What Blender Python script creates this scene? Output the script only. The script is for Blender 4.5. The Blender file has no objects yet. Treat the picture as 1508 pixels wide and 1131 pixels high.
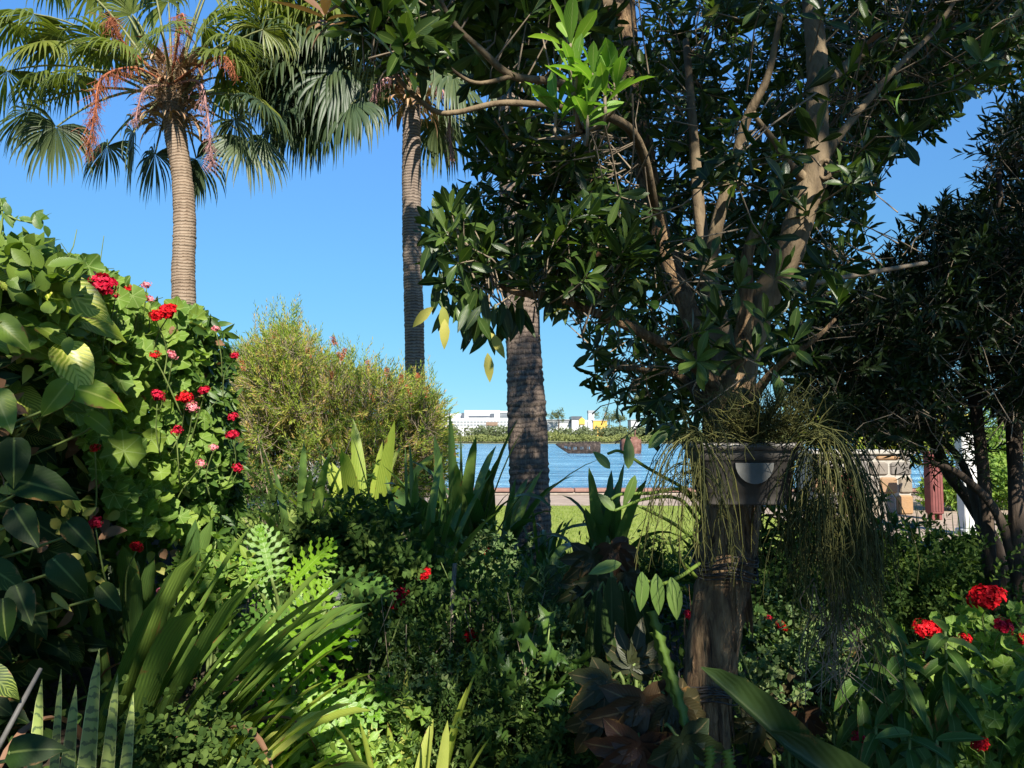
import bpy, math
import numpy as np
from mathutils import Vector

C = bpy.context.scene.collection
SC = bpy.context.scene
rng = np.random.default_rng(11)
R = math.radians

# ------------------------------------------------------------------ camera, sky, sun, exposure
PITCH = R(4.2)
FPX = 1089.0                      # focal length in photo pixels (26 mm on 36 mm, 1508 px wide)
CAM = np.array([0.0, 0.0, 1.6])
cam_d = bpy.data.cameras.new("camera")
cam_d.sensor_width = 36.0
cam_d.lens = 26.0
cam_d.clip_start = 0.05
cam_d.clip_end = 3000.0
cam = bpy.data.objects.new("camera", cam_d)
cam.location = CAM
cam.rotation_euler = (R(90) + PITCH, 0, 0)
C.objects.link(cam)
SC.camera = cam

SUN_AZ = R(17)                    # behind the camera, a little to the right
SUN_EL = R(38)
SUN = np.array([math.sin(SUN_AZ) * math.cos(SUN_EL), -math.cos(SUN_AZ) * math.cos(SUN_EL), math.sin(SUN_EL)])
w = bpy.data.worlds.new("World")
SC.world = w
w.use_nodes = True
nt = w.node_tree
nt.nodes.clear()
sky = nt.nodes.new('ShaderNodeTexSky')
sky.sky_type = 'NISHITA'
sky.sun_disc = False
sky.sun_elevation = SUN_EL
sky.sun_rotation = math.pi - SUN_AZ
sky.altitude = 0
sky.air_density = 0.6
sky.dust_density = 0.0
sky.ozone_density = 4.0
bg = nt.nodes.new('ShaderNodeBackground')
bg.inputs['Strength'].default_value = 0.15
wo = nt.nodes.new('ShaderNodeOutputWorld')
# grade the sky by elevation: deep clear blue above, pale cyan rather than white at the horizon
gm = nt.nodes.new('ShaderNodeNewGeometry'); sx = nt.nodes.new('ShaderNodeSeparateXYZ'); ng = nt.nodes.new('ShaderNodeMath'); ng.operation = 'ABSOLUTE'
nt.links.new(gm.outputs['Incoming'], sx.inputs[0]); nt.links.new(sx.outputs['Z'], ng.inputs[0])
rp = nt.nodes.new('ShaderNodeValToRGB')
while len(rp.color_ramp.elements) < 6:
    rp.color_ramp.elements.new(.5)
for _e, (_z, _c) in zip(rp.color_ramp.elements, ((.005, (.72, 1.06, 1.2)), (.041, (.9, 1.25, 1.19)), (.113, (1.24, 1.76, 1.53)), (.219, (1.66, 2.5, 2.28)), (.382, (2.3, 3.45, 3.7)), (.555, (2.6, 4.3, 5.0)))):
    _e.position = _z; _e.color = tuple(v / 5 for v in _c) + (1,)
nt.links.new(ng.outputs[0], rp.inputs[0])
gr = nt.nodes.new('ShaderNodeVectorMath'); gr.operation = 'MULTIPLY'; g2 = nt.nodes.new('ShaderNodeVectorMath'); g2.operation = 'SCALE'
g2.inputs['Scale'].default_value = 2.5 / 1.72 * .70
nt.links.new(sky.outputs[0], gr.inputs[0]); nt.links.new(rp.outputs[0], gr.inputs[1]); nt.links.new(gr.outputs[0], g2.inputs[0])
nt.links.new(g2.outputs[0], bg.inputs[0])
nt.links.new(bg.outputs[0], wo.inputs[0])

sl = bpy.data.lights.new("sun", 'SUN')
sl.energy = 5.0
sl.angle = R(0.53)
sl.color = (1.0, 0.93, 0.80)
sun = bpy.data.objects.new("sun", sl)
sun.rotation_euler = Vector(SUN).to_track_quat('Z', 'Y').to_euler()
sun.location = (2, -6, 9)
C.objects.link(sun)

SC.view_settings.view_transform = 'Standard'
SC.view_settings.look = 'None'
SC.view_settings.exposure = 1.4
SC.view_settings.gamma = 1.0
SC.render.engine = 'CYCLES'
SC.cycles.max_bounces = 6
SC.cycles.diffuse_bounces = 3
SC.cycles.glossy_bounces = 2
SC.cycles.transmission_bounces = 4
SC.cycles.transparent_max_bounces = 4
SC.cycles.use_denoising = True
SC.cycles.sample_clamp_indirect = 6.0


# ------------------------------------------------------------------ helpers
def P(px, py, d):
    """world point seen at photo pixel (px, py) at a distance d ahead of the camera"""
    px = np.asarray(px, float); py = np.asarray(py, float); d = np.asarray(d, float)
    u = (px - 754.0) / FPX
    v = -(py - 565.5) / FPX
    y = -v * math.sin(PITCH) + math.cos(PITCH)
    z = v * math.cos(PITCH) + math.sin(PITCH)
    return np.stack([CAM[0] + u / y * d, CAM[1] + d + 0 * u, CAM[2] + z / y * d], -1)


def unit(a):
    a = np.asarray(a, float)
    return a / np.maximum(np.linalg.norm(a, axis=-1, keepdims=True), 1e-9)


def rnd_dirs(n):
    return unit(rng.normal(size=(n, 3)))


def U(a, b, n=None):
    return rng.uniform(a, b, n)


_ph = rng.uniform(0, 6.28, (24,))
_kv = rng.normal(size=(24, 3))


def fnoise(p, scale):
    """smooth pseudo noise about -1..1 at points p"""
    s = np.zeros(len(p))
    for i in range(24):
        k = _kv[i] * (0.7 + i / 16.0)
        s += np.sin(p @ k * (2.2 / scale) + _ph[i])
    return s / 4.0


def in_poly(px, py, poly):
    inside = np.zeros(len(px), bool)
    j = len(poly) - 1
    for i in range(len(poly)):
        xi, yi = poly[i]; xj, yj = poly[j]
        if yi != yj:
            c = ((yi > py) != (yj > py)) & (px < (xj - xi) * (py - yi) / (yj - yi) + xi)
            inside ^= c
        j = i
    return inside


def scatter_poly(poly, d0, d1, n, gap=None, gscale=0.5, pw=1.0):
    """n world points inside the cone of a photo outline, d0..d1 m away; gap thins them by smooth noise"""
    a = np.array(poly, float)
    lo, hi = a.min(0), a.max(0)
    out = []; got = 0
    while got < n:
        m = n * 3
        px = U(lo[0], hi[0], m); py = U(lo[1], hi[1], m)
        k = in_poly(px, py, poly)
        px, py = px[k], py[k]
        q = P(px, py, d0 + (d1 - d0) * rng.uniform(size=len(px)) ** pw)
        if gap is not None:
            q = q[fnoise(q, gscale) > gap + U(-.25, .25, len(q))]
        if len(q) == 0:
            continue
        out.append(q); got += len(q)
    return np.concatenate(out)[:n]


class MB:
    """collects geometry, then links it as ONE mesh object"""
    def __init__(self):
        self.v = []; self.q = []; self.t = []; self.r = []; self.u = []; self.w = []; self.qm = []; self.tm = []; self.n = 0

    def add(self, V, Q=None, T=None, rnd=None, lu=None, lv=None, mat=0):
        V = np.asarray(V, float).reshape(-1, 3)
        n = len(V)
        self.v.append(V)
        self.r.append(np.full(n, rng.uniform()) if rnd is None else np.broadcast_to(rnd, (n,)))
        self.u.append(np.zeros(n) if lu is None else np.broadcast_to(lu, (n,)))
        self.w.append(np.zeros(n) if lv is None else np.broadcast_to(lv, (n,)))
        if Q is not None and len(Q):
            Q = np.asarray(Q, np.int64); self.q.append(Q + self.n); self.qm.append(np.full(len(Q), mat))
        if T is not None and len(T):
            T = np.asarray(T, np.int64); self.t.append(T + self.n); self.tm.append(np.full(len(T), mat))
        self.n += n
        return self

    def inst(self, tpl, pos, dirs, nrm, L, W, rnd=None, mat=0):
        """copies of a leaf template: axis dirs, face normal near nrm, length L, width W"""
        N = len(pos)
        if N == 0:
            return self
        V, Q, T, lu, lv = tpl
        y = unit(dirs)
        nrm = np.broadcast_to(nrm, (N, 3))
        x = np.cross(y, nrm)
        bad = np.linalg.norm(x, axis=1) < 1e-3
        if bad.any():
            x[bad] = np.cross(y[bad], np.array([0.31, 0.9, 0.2]))
        x = unit(x); z = np.cross(x, y)
        L = np.broadcast_to(L, (N,))[:, None, None]; W = np.broadcast_to(W, (N,))[:, None, None]
        out = pos[:, None, :] + x[:, None, :] * (V[None, :, 0:1] * W) + y[:, None, :] * (V[None, :, 1:2] * L) + z[:, None, :] * (V[None, :, 2:3] * L)
        k = len(V)
        off = (np.arange(N) * k)[:, None, None]
        r = rng.uniform(size=N) if rnd is None else np.broadcast_to(rnd, (N,))
        Qa = (Q[None] + off).reshape(-1, 4) if len(Q) else None
        Ta = (T[None] + off).reshape(-1, 3) if len(T) else None
        return self.add(out.reshape(-1, 3), Qa, Ta, np.repeat(r, k), np.tile(lu, N), np.tile(lv, N), mat)

    def tube(self, pts, rad, seg=8, sub=4, rough=0.0, mat=0, cap=True, rscale=1.0):
        pts = np.asarray(pts, float); rad = np.broadcast_to(np.asarray(rad, float), (len(pts),))
        if sub > 1 and len(pts) > 2:
            pts, rad = smooth(pts, rad, sub)
        n = len(pts)
        tan = unit(np.gradient(pts, axis=0))
        ref = np.array([0.13, 0.97, 0.2]) if abs(tan[0] @ np.array([0.13, 0.97, 0.2])) < .9 else np.array([1., 0, 0.1])
        X = unit(np.cross(tan, ref)); Y = np.cross(tan, X)
        a = np.linspace(0, 2 * math.pi, seg, endpoint=False)
        rr = rad[:, None] * np.ones(seg)[None]
        if rough:
            rr = rr * (1 + rough * rng.normal(size=(n, seg)) * .5)
            for _k in range(3):
                rr *= 1 + rough * .5 * np.sin(a[None] * (_k + 1) + U(0, 6.28) + np.linspace(0, U(2, 7), n)[:, None])
        V = pts[:, None] + rr[..., None] * (np.cos(a)[None, :, None] * X[:, None] + np.sin(a)[None, :, None] * Y[:, None])
        i = np.arange(n - 1)[:, None] * seg; j = np.arange(seg)[None]; j2 = (j + 1) % seg
        Q = np.stack([i + j, i + j2, i + seg + j2, i + seg + j], -1).reshape(-1, 4)
        T = None
        V = V.reshape(-1, 3)
        if cap:
            V = np.concatenate([V, pts[:1], pts[-1:]])
            jj = np.arange(seg); k = (jj + 1) % seg
            T = np.concatenate([np.stack([k, jj, np.full(seg, n * seg)], -1),
                                np.stack([(n - 1) * seg + jj, (n - 1) * seg + k, np.full(seg, n * seg + 1)], -1)])
        ln = np.concatenate([[0], np.cumsum(np.linalg.norm(np.diff(pts, axis=0), axis=1))])
        lv = np.repeat(ln, seg); lu = np.tile(a / 6.2832, n)
        if cap:
            lv = np.concatenate([lv, [0, ln[-1]]]); lu = np.concatenate([lu, [0, 0]])
        return self.add(V, Q, T, None, lu, lv, mat)

    def box(self, lo, hi, mat=0, bev=0.0, rz=0.0, org=None):
        lo = np.array(lo, float); hi = np.array(hi, float)
        if bev > 0:
            b = min(bev, (hi - lo).min() * .45)
            ring = lambda x0, x1, y0, y1: [(x0 + b, y0), (x1 - b, y0), (x1, y0 + b), (x1, y1 - b), (x1 - b, y1), (x0 + b, y1), (x0, y1 - b), (x0, y0 + b)]
            V = []
            for z, s in ((lo[2], b), (lo[2] + b, 0), (hi[2] - b, 0), (hi[2], b)):
                V += [(x, y, z) for x, y in ring(lo[0] + s, hi[0] - s, lo[1] + s, hi[1] - s)]
            Q = [(k * 8 + i, k * 8 + (i + 1) % 8, k * 8 + 8 + (i + 1) % 8, k * 8 + 8 + i) for k in range(3) for i in range(8)]
            T = [(0, i + 1, i) for i in range(1, 7)] + [(24, 24 + i, 25 + i) for i in range(1, 7)]
            V = np.array(V)
        else:
            V = np.array([(x, y, z) for z in (lo[2], hi[2]) for y in (lo[1], hi[1]) for x in (lo[0], hi[0])])
            Q = [(0, 2, 3, 1), (4, 5, 7, 6), (0, 1, 5, 4), (2, 6, 7, 3), (0, 4, 6, 2), (1, 3, 7, 5)]; T = None
        if rz:
            o = (lo + hi) / 2 if org is None else np.array(org, float)
            c, s = math.cos(rz), math.sin(rz); D = V - o
            V = o + np.stack([D[:, 0] * c - D[:, 1] * s, D[:, 0] * s + D[:, 1] * c, D[:, 2]], -1)
        return self.add(V, Q, T, None, 0, V[:, 2], mat)

    def build(self, name, mats, parent=None, smooth_shade=True):
        me = bpy.data.meshes.new(name)
        V = np.concatenate(self.v)
        if parent is not None:
            p = parent
            while p is not None:
                V = V - np.array(p.location); p = p.parent
        q = np.concatenate(self.q) if self.q else np.zeros((0, 4), np.int64)
        t = np.concatenate(self.t) if self.t else np.zeros((0, 3), np.int64)
        me.vertices.add(len(V)); me.vertices.foreach_set('co', V.astype(np.float32).ravel())
        nl = len(q) * 4 + len(t) * 3
        me.loops.add(nl); me.loops.foreach_set('vertex_index', np.concatenate([q.ravel(), t.ravel()]).astype(np.int32))
        np_ = len(q) + len(t)
        me.polygons.add(np_)
        st = np.concatenate([np.arange(len(q)) * 4, len(q) * 4 + np.arange(len(t)) * 3]).astype(np.int32)
        me.polygons.foreach_set('loop_start', st)
        mi = np.concatenate((self.qm or [np.zeros(0, int)]) + (self.tm or [np.zeros(0, int)])).astype(np.int32)
        me.polygons.foreach_set('material_index', mi)
        me.polygons.foreach_set('use_smooth', np.full(np_, bool(smooth_shade)))
        for nm, dat in (('rnd', self.r), ('lu', self.u), ('lv', self.w)):
            at = me.attributes.new(nm, 'FLOAT', 'POINT')
            at.data.foreach_set('value', np.concatenate(dat).astype(np.float32))
        me.update(calc_edges=True)
        for m in (mats if isinstance(mats, (list, tuple)) else [mats]):
            me.materials.append(m)
        o = bpy.data.objects.new(name, me)
        C.objects.link(o)
        if parent is not None:
            o.parent = parent
        if name in ('twigs', 'dead_twigs', 'stems', 'dry_strings', 'shoot_stems'):
            o['kind'] = 'stuff'
        return o


def smooth(pts, rad, sub):
    n = len(pts)
    ext = np.concatenate([[2 * pts[0] - pts[1]], pts, [2 * pts[-1] - pts[-2]]])
    out = []; ro = []
    for i in range(n - 1):
        p0, p1, p2, p3 = ext[i:i + 4]
        for k in range(sub):
            t = k / sub
            out.append(.5 * (2 * p1 + (p2 - p0) * t + (2 * p0 - 5 * p1 + 4 * p2 - p3) * t * t + (3 * p1 - p0 - 3 * p2 + p3) * t ** 3))
            ro.append(rad[i] * (1 - t) + rad[i + 1] * t)
    out.append(pts[-1]); ro.append(rad[-1])
    return np.array(out), np.array(ro)


def tag(o, label, cat, group=None):
    o['label'] = label; o['category'] = cat
    if group:
        o['group'] = group
    return o


def thing(name, label, cat, loc, group=None):
    o = bpy.data.objects.new(name, None)
    o.empty_display_size = 0.1
    o.location = [float(c) for c in loc]
    C.objects.link(o)
    return tag(o, label, cat, group)


def kind(o, k):
    o['kind'] = k
    return o


# ------------------------------------------------------------------ materials
def new_mat(name):
    m = bpy.data.materials.new(name); m.use_nodes = True
    t = m.node_tree; t.nodes.clear()
    out = t.nodes.new('ShaderNodeOutputMaterial')
    return m, t, out


def _n(t, typ, **kw):
    n = t.nodes.new(typ)
    for k, v in kw.items():
        setattr(n, k, v)
    return n


def attr(t, nm):
    n = t.nodes.new('ShaderNodeAttribute'); n.attribute_name = nm
    return n.outputs['Fac']


def ramp(t, fac, stops):
    n = t.nodes.new('ShaderNodeValToRGB')
    e = n.color_ramp.elements
    while len(e) < len(stops):
        e.new(0.5)
    for i, (p, c) in enumerate(stops):
        e[i].position = p; e[i].color = (*c, 1)
    if fac is not None:
        t.links.new(fac, n.inputs[0])
    return n.outputs[0]


def noise(t, scale, detail=4, rough=.55, vec=None, dist=0):
    n = t.nodes.new('ShaderNodeTexNoise')
    n.inputs['Scale'].default_value = scale; n.inputs['Detail'].default_value = detail
    n.inputs['Roughness'].default_value = rough; n.inputs['Distortion'].default_value = dist
    if vec is not None:
        t.links.new(vec, n.inputs['Vector'])
    return n.outputs['Fac']


def coords(t, scale=(1, 1, 1)):
    tc = t.nodes.new('ShaderNodeTexCoord'); mp = t.nodes.new('ShaderNodeMapping')
    mp.inputs['Scale'].default_value = scale
    t.links.new(tc.outputs['Object'], mp.inputs['Vector'])
    return mp.outputs[0]


def math_(t, op, a, b=None, clamp=False):
    n = t.nodes.new('ShaderNodeMath'); n.operation = op; n.use_clamp = clamp
    for i, x in enumerate((a, b)):
        if x is None:
            continue
        if isinstance(x, (int, float)):
            n.inputs[i].default_value = x
        else:
            t.links.new(x, n.inputs[i])
    return n.outputs[0]


def mix(t, fac, a, b, mode='MIX'):
    n = t.nodes.new('ShaderNodeMix'); n.data_type = 'RGBA'; n.blend_type = mode
    for s, x in ((0, fac), (6, a), (7, b)):
        if isinstance(x, (int, float)):
            n.inputs[s].default_value = x
        elif isinstance(x, tuple):
            n.inputs[s].default_value = (*x, 1)
        else:
            t.links.new(x, n.inputs[s])
    return n.outputs[2]


def leaf_mat(name, cols, trans=.3, rough=.4, spec=.5, tcol=None, rib=None, varieg=None, bumps=.15, streak=0, wear=0.0):
    """cols: colour stops along the per-leaf random value; rib: midrib colour; varieg: (colour, amount) of side-vein stripes"""
    m, t, out = new_mat(name)
    r = attr(t, 'rnd'); lu = attr(t, 'lu'); lv = attr(t, 'lv')
    n = len(cols)
    col = ramp(t, r, [(i / max(n - 1, 1), c) for i, c in enumerate(cols)])
    nz = noise(t, 22, 3, vec=coords(t))
    col = mix(t, math_(t, 'MULTIPLY', nz, .55), col, (cols[0][0] * .7, cols[0][1] * .8, cols[0][2] * .6))
    au = math_(t, 'ABSOLUTE', lu)
    if varieg:
        vc, amt = varieg
        s = math_(t, 'SUBTRACT', math_(t, 'MULTIPLY', lv, 62), math_(t, 'MULTIPLY', au, 22))
        sn = math_(t, 'SINE', math_(t, 'ADD', s, math_(t, 'MULTIPLY', nz, 9)))
        big = noise(t, 9, 3, vec=coords(t))
        k = math_(t, 'ADD', math_(t, 'MULTIPLY', sn, .35), math_(t, 'MULTIPLY', big, 1.6))
        k = math_(t, 'MULTIPLY', math_(t, 'SUBTRACT', math_(t, 'ADD', k, math_(t, 'MULTIPLY', r, 1.0)), 1.95 - amt), 3.0, True)
        col = mix(t, k, col, vc)
    if streak:
        s = math_(t, 'SINE', math_(t, 'MULTIPLY', lu, 26))
        col = mix(t, math_(t, 'MULTIPLY', math_(t, 'ADD', s, 1), streak * .5), col, (min(cols[-1][0] * 1.5, .5), min(cols[-1][1] * 1.5, .5), cols[-1][2] * 1.3))
    if wear:
        wn = noise(t, 13, 5, .7, vec=coords(t))
        k = math_(t, 'MULTIPLY', math_(t, 'SUBTRACT', math_(t, 'ADD', math_(t, 'MULTIPLY', math_(t, 'POWER', au, 3), .16), wn), .8 - wear), 14, True)
        col = mix(t, k, col, (.16, .09, .03))
    if rib:
        k = math_(t, 'SUBTRACT', 1, math_(t, 'MULTIPLY', au, 9), True)
        col = mix(t, math_(t, 'MULTIPLY', k, .8), col, rib)
    p = t.nodes.new('ShaderNodeBsdfPrincipled')
    t.links.new(col, p.inputs['Base Color'])
    p.inputs['Roughness'].default_value = rough
    p.inputs['Specular IOR Level'].default_value = spec * .62
    if bumps:
        b = t.nodes.new('ShaderNodeBump'); b.inputs['Strength'].default_value = bumps; b.inputs['Distance'].default_value = .004
        vein = math_(t, 'SINE', math_(t, 'SUBTRACT', math_(t, 'MULTIPLY', lv, 70), math_(t, 'MULTIPLY', au, 25)))
        t.links.new(math_(t, 'ADD', math_(t, 'MULTIPLY', nz, 2), math_(t, 'MULTIPLY', vein, .5)), b.inputs['Height'])
        t.links.new(b.outputs[0], p.inputs['Normal'])
    tr = t.nodes.new('ShaderNodeBsdfTranslucent')
    tc = mix(t, 1.0, col, tcol or (1.6, 1.75, .7), 'MULTIPLY')
    t.links.new(tc, tr.inputs[0])
    ms = t.nodes.new('ShaderNodeMixShader'); ms.inputs[0].default_value = trans
    t.links.new(p.outputs[0], ms.inputs[1]); t.links.new(tr.outputs[0], ms.inputs[2])
    t.links.new(ms.outputs[0], out.inputs[0])
    return m


def solid_mat(name, stops, scale=8, stretch=(1, 1, 1), rough=.8, bump=.3, bdist=.01, detail=6, spec=.3, metal=0, dist=0, extra=None):
    """noise-ramp material with bump"""
    m, t, out = new_mat(name)
    vec = coords(t, stretch)
    nz = noise(t, scale, detail, .62, vec, dist)
    col = ramp(t, nz, stops)
    if extra:
        col = extra(t, col, vec)
    p = t.nodes.new('ShaderNodeBsdfPrincipled')
    t.links.new(col, p.inputs['Base Color'])
    p.inputs['Roughness'].default_value = rough; p.inputs['Specular IOR Level'].default_value = spec
    p.inputs['Metallic'].default_value = metal
    if bump:
        b = t.nodes.new('ShaderNodeBump'); b.inputs['Strength'].default_value = bump; b.inputs['Distance'].default_value = bdist
        t.links.new(noise(t, scale * 2.1, detail, .65, vec, dist), b.inputs['Height'])
        t.links.new(b.outputs[0], p.inputs['Normal'])
    t.links.new(p.outputs[0], out.inputs[0])
    return m


M = {}
M['tree_leaf'] = leaf_mat('tree leaf', [(.014, .031, .008), (.023, .047, .011), (.04, .076, .016), (.085, .135, .026)], .27, .34, .5, rib=(.12, .16, .05))
M['fresh_sunlit_leaf'] = leaf_mat('fresh and sunlit leaf', [(.10, .2, .03), (.14, .26, .04), (.2, .3, .06)], .35, .4, .4, rib=(.3, .36, .12))  # also the sunlit cluster's colour, with its sunlight painted in
M['yellow_leaf'] = leaf_mat('yellowing leaf', [(.32, .3, .06), (.4, .36, .1), (.22, .24, .05)], .3, .5, .4)
M['dry_leaf'] = leaf_mat('dry brown leaf', [(.16, .08, .05), (.26, .15, .09), (.1, .05, .03)], .15, .6, .3)
M['narrow_leaf'] = leaf_mat('narrow dark leaf', [(.013, .024, .009), (.02, .036, .012), (.032, .054, .016)], .2, .4, .4)
M['palm_leaf'] = leaf_mat('palm frond', [(.08, .1, .022), (.12, .15, .026), (.19, .2, .04)], .33, .38, .5)
M['palm_leaf_old_shaded'] = leaf_mat('old and shaded palm frond', [(.03, .05, .03), (.05, .075, .035), (.09, .11, .04)], .2, .4, .4)  # also paints shade into the middle palm's crown
M['bottle_leaf'] = leaf_mat('bottlebrush leaf', [(.13, .2, .032), (.24, .3, .045), (.36, .39, .07), (.52, .31, .13)], .4, .5, .3)
M['pothos'] = leaf_mat('pothos leaf', [(.011, .027, .006), (.02, .043, .009), (.04, .07, .013)], .25, .5, .25, rib=(.14, .18, .05), varieg=((.2, .24, .05), .0), bumps=.05, wear=.12)  # darkened copy, the shade low on the fence is painted in
M['vine_lit'] = leaf_mat('sunny vine leaf', [(.05, .1, .018), (.09, .15, .024), (.16, .22, .036)], .34, .42, .4)  # lighter copy of the vine leaf with sunlight painted in
M['pothos_sunlit'] = leaf_mat('sunlit pothos leaf', [(.08, .14, .02), (.13, .2, .025), (.22, .27, .04)], .35, .4, .4, rib=(.26, .3, .08), varieg=((.38, .4, .08), .25), bumps=.05, wear=.12)  # brighter copy for upper leaves, sunlight painted into the colour
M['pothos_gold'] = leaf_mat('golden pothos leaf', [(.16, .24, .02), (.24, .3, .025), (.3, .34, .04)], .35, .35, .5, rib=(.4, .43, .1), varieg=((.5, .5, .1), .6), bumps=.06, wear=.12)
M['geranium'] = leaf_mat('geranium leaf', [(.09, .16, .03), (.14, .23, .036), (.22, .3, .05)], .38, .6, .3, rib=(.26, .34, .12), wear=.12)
M['geranium_shaded'] = leaf_mat('shade geranium leaf', [(.035, .075, .02), (.055, .11, .028), (.09, .15, .04)], .32, .65, .15)  # darker copy of the geranium leaf, shade painted into the colour
M['vine'] = leaf_mat('vine leaf', [(.035, .075, .018), (.055, .11, .022), (.1, .17, .03)], .3, .36, .5)
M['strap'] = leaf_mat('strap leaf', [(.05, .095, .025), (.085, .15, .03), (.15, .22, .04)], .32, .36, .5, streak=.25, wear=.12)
M['strap_sunlit'] = leaf_mat('sunlit strap leaf', [(.17, .24, .03), (.25, .31, .045), (.36, .38, .1)], .4, .36, .5, streak=.3, wear=.12)  # bright yellowish copy of the strap leaf, sunlight painted in
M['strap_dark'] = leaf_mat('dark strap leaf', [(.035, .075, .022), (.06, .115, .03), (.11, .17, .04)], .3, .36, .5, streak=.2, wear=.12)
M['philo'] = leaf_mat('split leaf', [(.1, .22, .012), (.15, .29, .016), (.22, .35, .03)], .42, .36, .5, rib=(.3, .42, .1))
M['philo_shaded'] = leaf_mat('shaded split leaf', [(.05, .11, .02), (.08, .16, .03), (.11, .2, .04)], .3, .36, .5)  # shaded copy of the split leaf, shade put into its colour
M['herb'] = leaf_mat('herb leaf', [(.026, .052, .013), (.05, .088, .02), (.11, .16, .036)], .32, .65, .12)
M['herb_light'] = leaf_mat('pale herb leaf', [(.07, .12, .04), (.11, .17, .06), (.2, .24, .1)], .3, .5, .3)
M['lance'] = leaf_mat('lance leaf', [(.034, .075, .014), (.055, .105, .02), (.085, .14, .03)], .3, .5, .25, rib=(.14, .2, .07), wear=.12)
M['begonia'] = leaf_mat('bronze leaf', [(.022, .034, .012), (.034, .036, .015), (.07, .026, .018)], .25, .45, .4, tcol=(1.6, .8, .6), rib=(.16, .12, .06), wear=.12)
M['olive_leaf'] = leaf_mat('deep olive leaf', [(.022, .042, .012), (.034, .058, .016)], .25, .42, .35, rib=(.09, .11, .05), wear=.12)
M['cactus'] = leaf_mat('trailing cactus stem', [(.04, .046, .016), (.075, .078, .024), (.15, .14, .042)], .24, .6, .3, bumps=0)
M['fishbone'] = leaf_mat('fishbone stem', [(.1, .16, .03), (.15, .21, .04)], .25, .4, .4, bumps=0)
M['orchid_leaf'] = leaf_mat('orchid leaf', [(.09, .15, .035), (.13, .19, .05)], .3, .38, .5, rib=(.18, .24, .08))
M['grass'] = leaf_mat('grass blade', [(.05, .09, .025), (.08, .13, .035), (.12, .17, .05)], .3, .5, .3, bumps=0)
M['lawn_blade'] = leaf_mat('lawn blade', [(.13, .18, .025), (.17, .22, .035), (.23, .25, .06)], .35, .5, .3, bumps=0)
M['mangrove'] = leaf_mat('mangrove leaf', [(.08, .1, .05), (.1, .12, .058), (.13, .145, .07)], .2, .6, .2, bumps=0)
M['mangrove_front'] = leaf_mat('young mangrove leaf', [(.12, .14, .05), (.15, .165, .055), (.18, .19, .065)], .2, .6, .2, bumps=0)
M['red'] = leaf_mat('red petal', [(.28, .002, .006), (.6, .006, .012), (.78, .02, .03)], .25, .55, .2, tcol=(1.2, .8, .8), bumps=0)
M['crimson'] = leaf_mat('crimson petal', [(.26, .002, .012), (.55, .008, .04), (.72, .04, .1)], .25, .55, .2, tcol=(1.2, .8, .8), bumps=0)
M['pink'] = leaf_mat('pink petal', [(.75, .22, .28), (.8, .35, .4), (.7, .12, .2)], .25, .6, .2, tcol=(1.1, .9, .9), bumps=0)
M['rust_flower'] = leaf_mat('rust bristle', [(.45, .1, .05), (.55, .2, .1), (.4, .16, .09)], .2, .6, .2, tcol=(1.1, .9, .9), bumps=0)
M['white_petal'] = leaf_mat('white petal', [(.6, .58, .58), (.75, .62, .66), (.7, .7, .72)], .25, .6, .2, tcol=(1, 1, 1), bumps=0)
M['green_stem'] = solid_mat('green stem', [(.3, (.08, .13, .03)), (.7, (.16, .2, .06))], 30, bump=.1, rough=.6)
M['snake'] = None
M['bark'] = solid_mat('peeling bark', [(.34, (.042, .025, .014)), (.44, (.145, .09, .048)), (.58, (.29, .19, .1)), (.76, (.42, .3, .175))], 26, (1, 1, .2), .9, 1.0, .04, 9, dist=1.3)
M['smooth_bark'] = solid_mat('smooth bark', [(.3, (.05, .035, .021)), (.48, (.115, .083, .048)), (.7, (.2, .15, .09))], 11, (1, 1, .4), .8, .7, .015, 7, dist=.8)
M['twig'] = solid_mat('twig', [(.3, (.09, .07, .05)), (.7, (.25, .2, .14))], 20, rough=.8, bump=.3)
M['dark_bark'] = solid_mat('dark bark', [(.3, (.03, .022, .016)), (.6, (.07, .05, .036)), (.8, (.13, .1, .075))], 18, (1, 1, .2), .9, .7, .015)
M['fibre'] = solid_mat('palm fibre', [(.25, (.1, .055, .03)), (.5, (.24, .145, .08)), (.75, (.42, .3, .18))], 12, (1, 1, .4), .9, .5, .01)
M['rust'] = solid_mat('rust stalk', [(.3, (.16, .045, .02)), (.6, (.28, .09, .04)), (.8, (.36, .16, .09))], 10, rough=.85, bump=.2)
M['rose_stalk'] = solid_mat('mauve stalk', [(.3, (.16, .08, .08)), (.7, (.36, .2, .19))], 10, rough=.85, bump=.2)
M['petiole'] = solid_mat('palm petiole', [(.3, (.07, .09, .03)), (.7, (.16, .16, .06))], 10, rough=.5, bump=.1)


def snake_mat():
    m, t, out = new_mat('snake plant leaf')
    lu = attr(t, 'lu'); lv = attr(t, 'lv')
    nz = noise(t, 30, 4, vec=coords(t))
    s = math_(t, 'SINE', math_(t, 'ADD', math_(t, 'MULTIPLY', lv, 270), math_(t, 'MULTIPLY', nz, 16)))
    k = math_(t, 'MULTIPLY', math_(t, 'SUBTRACT', s, .35), 2.2, True)
    col = mix(t, k, mix(t, nz, (.12, .17, .04), (.24, .29, .09)), (.06, .09, .035))
    e = math_(t, 'MULTIPLY', math_(t, 'SUBTRACT', math_(t, 'ABSOLUTE', lu), .88), 20, True)
    col = mix(t, e, col, (.3, .34, .13))
    p = t.nodes.new('ShaderNodeBsdfPrincipled'); t.links.new(col, p.inputs['Base Color']); p.inputs['Roughness'].default_value = .45
    t.links.new(p.outputs[0], out.inputs[0])
    return m


M['snake'] = snake_mat()


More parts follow.
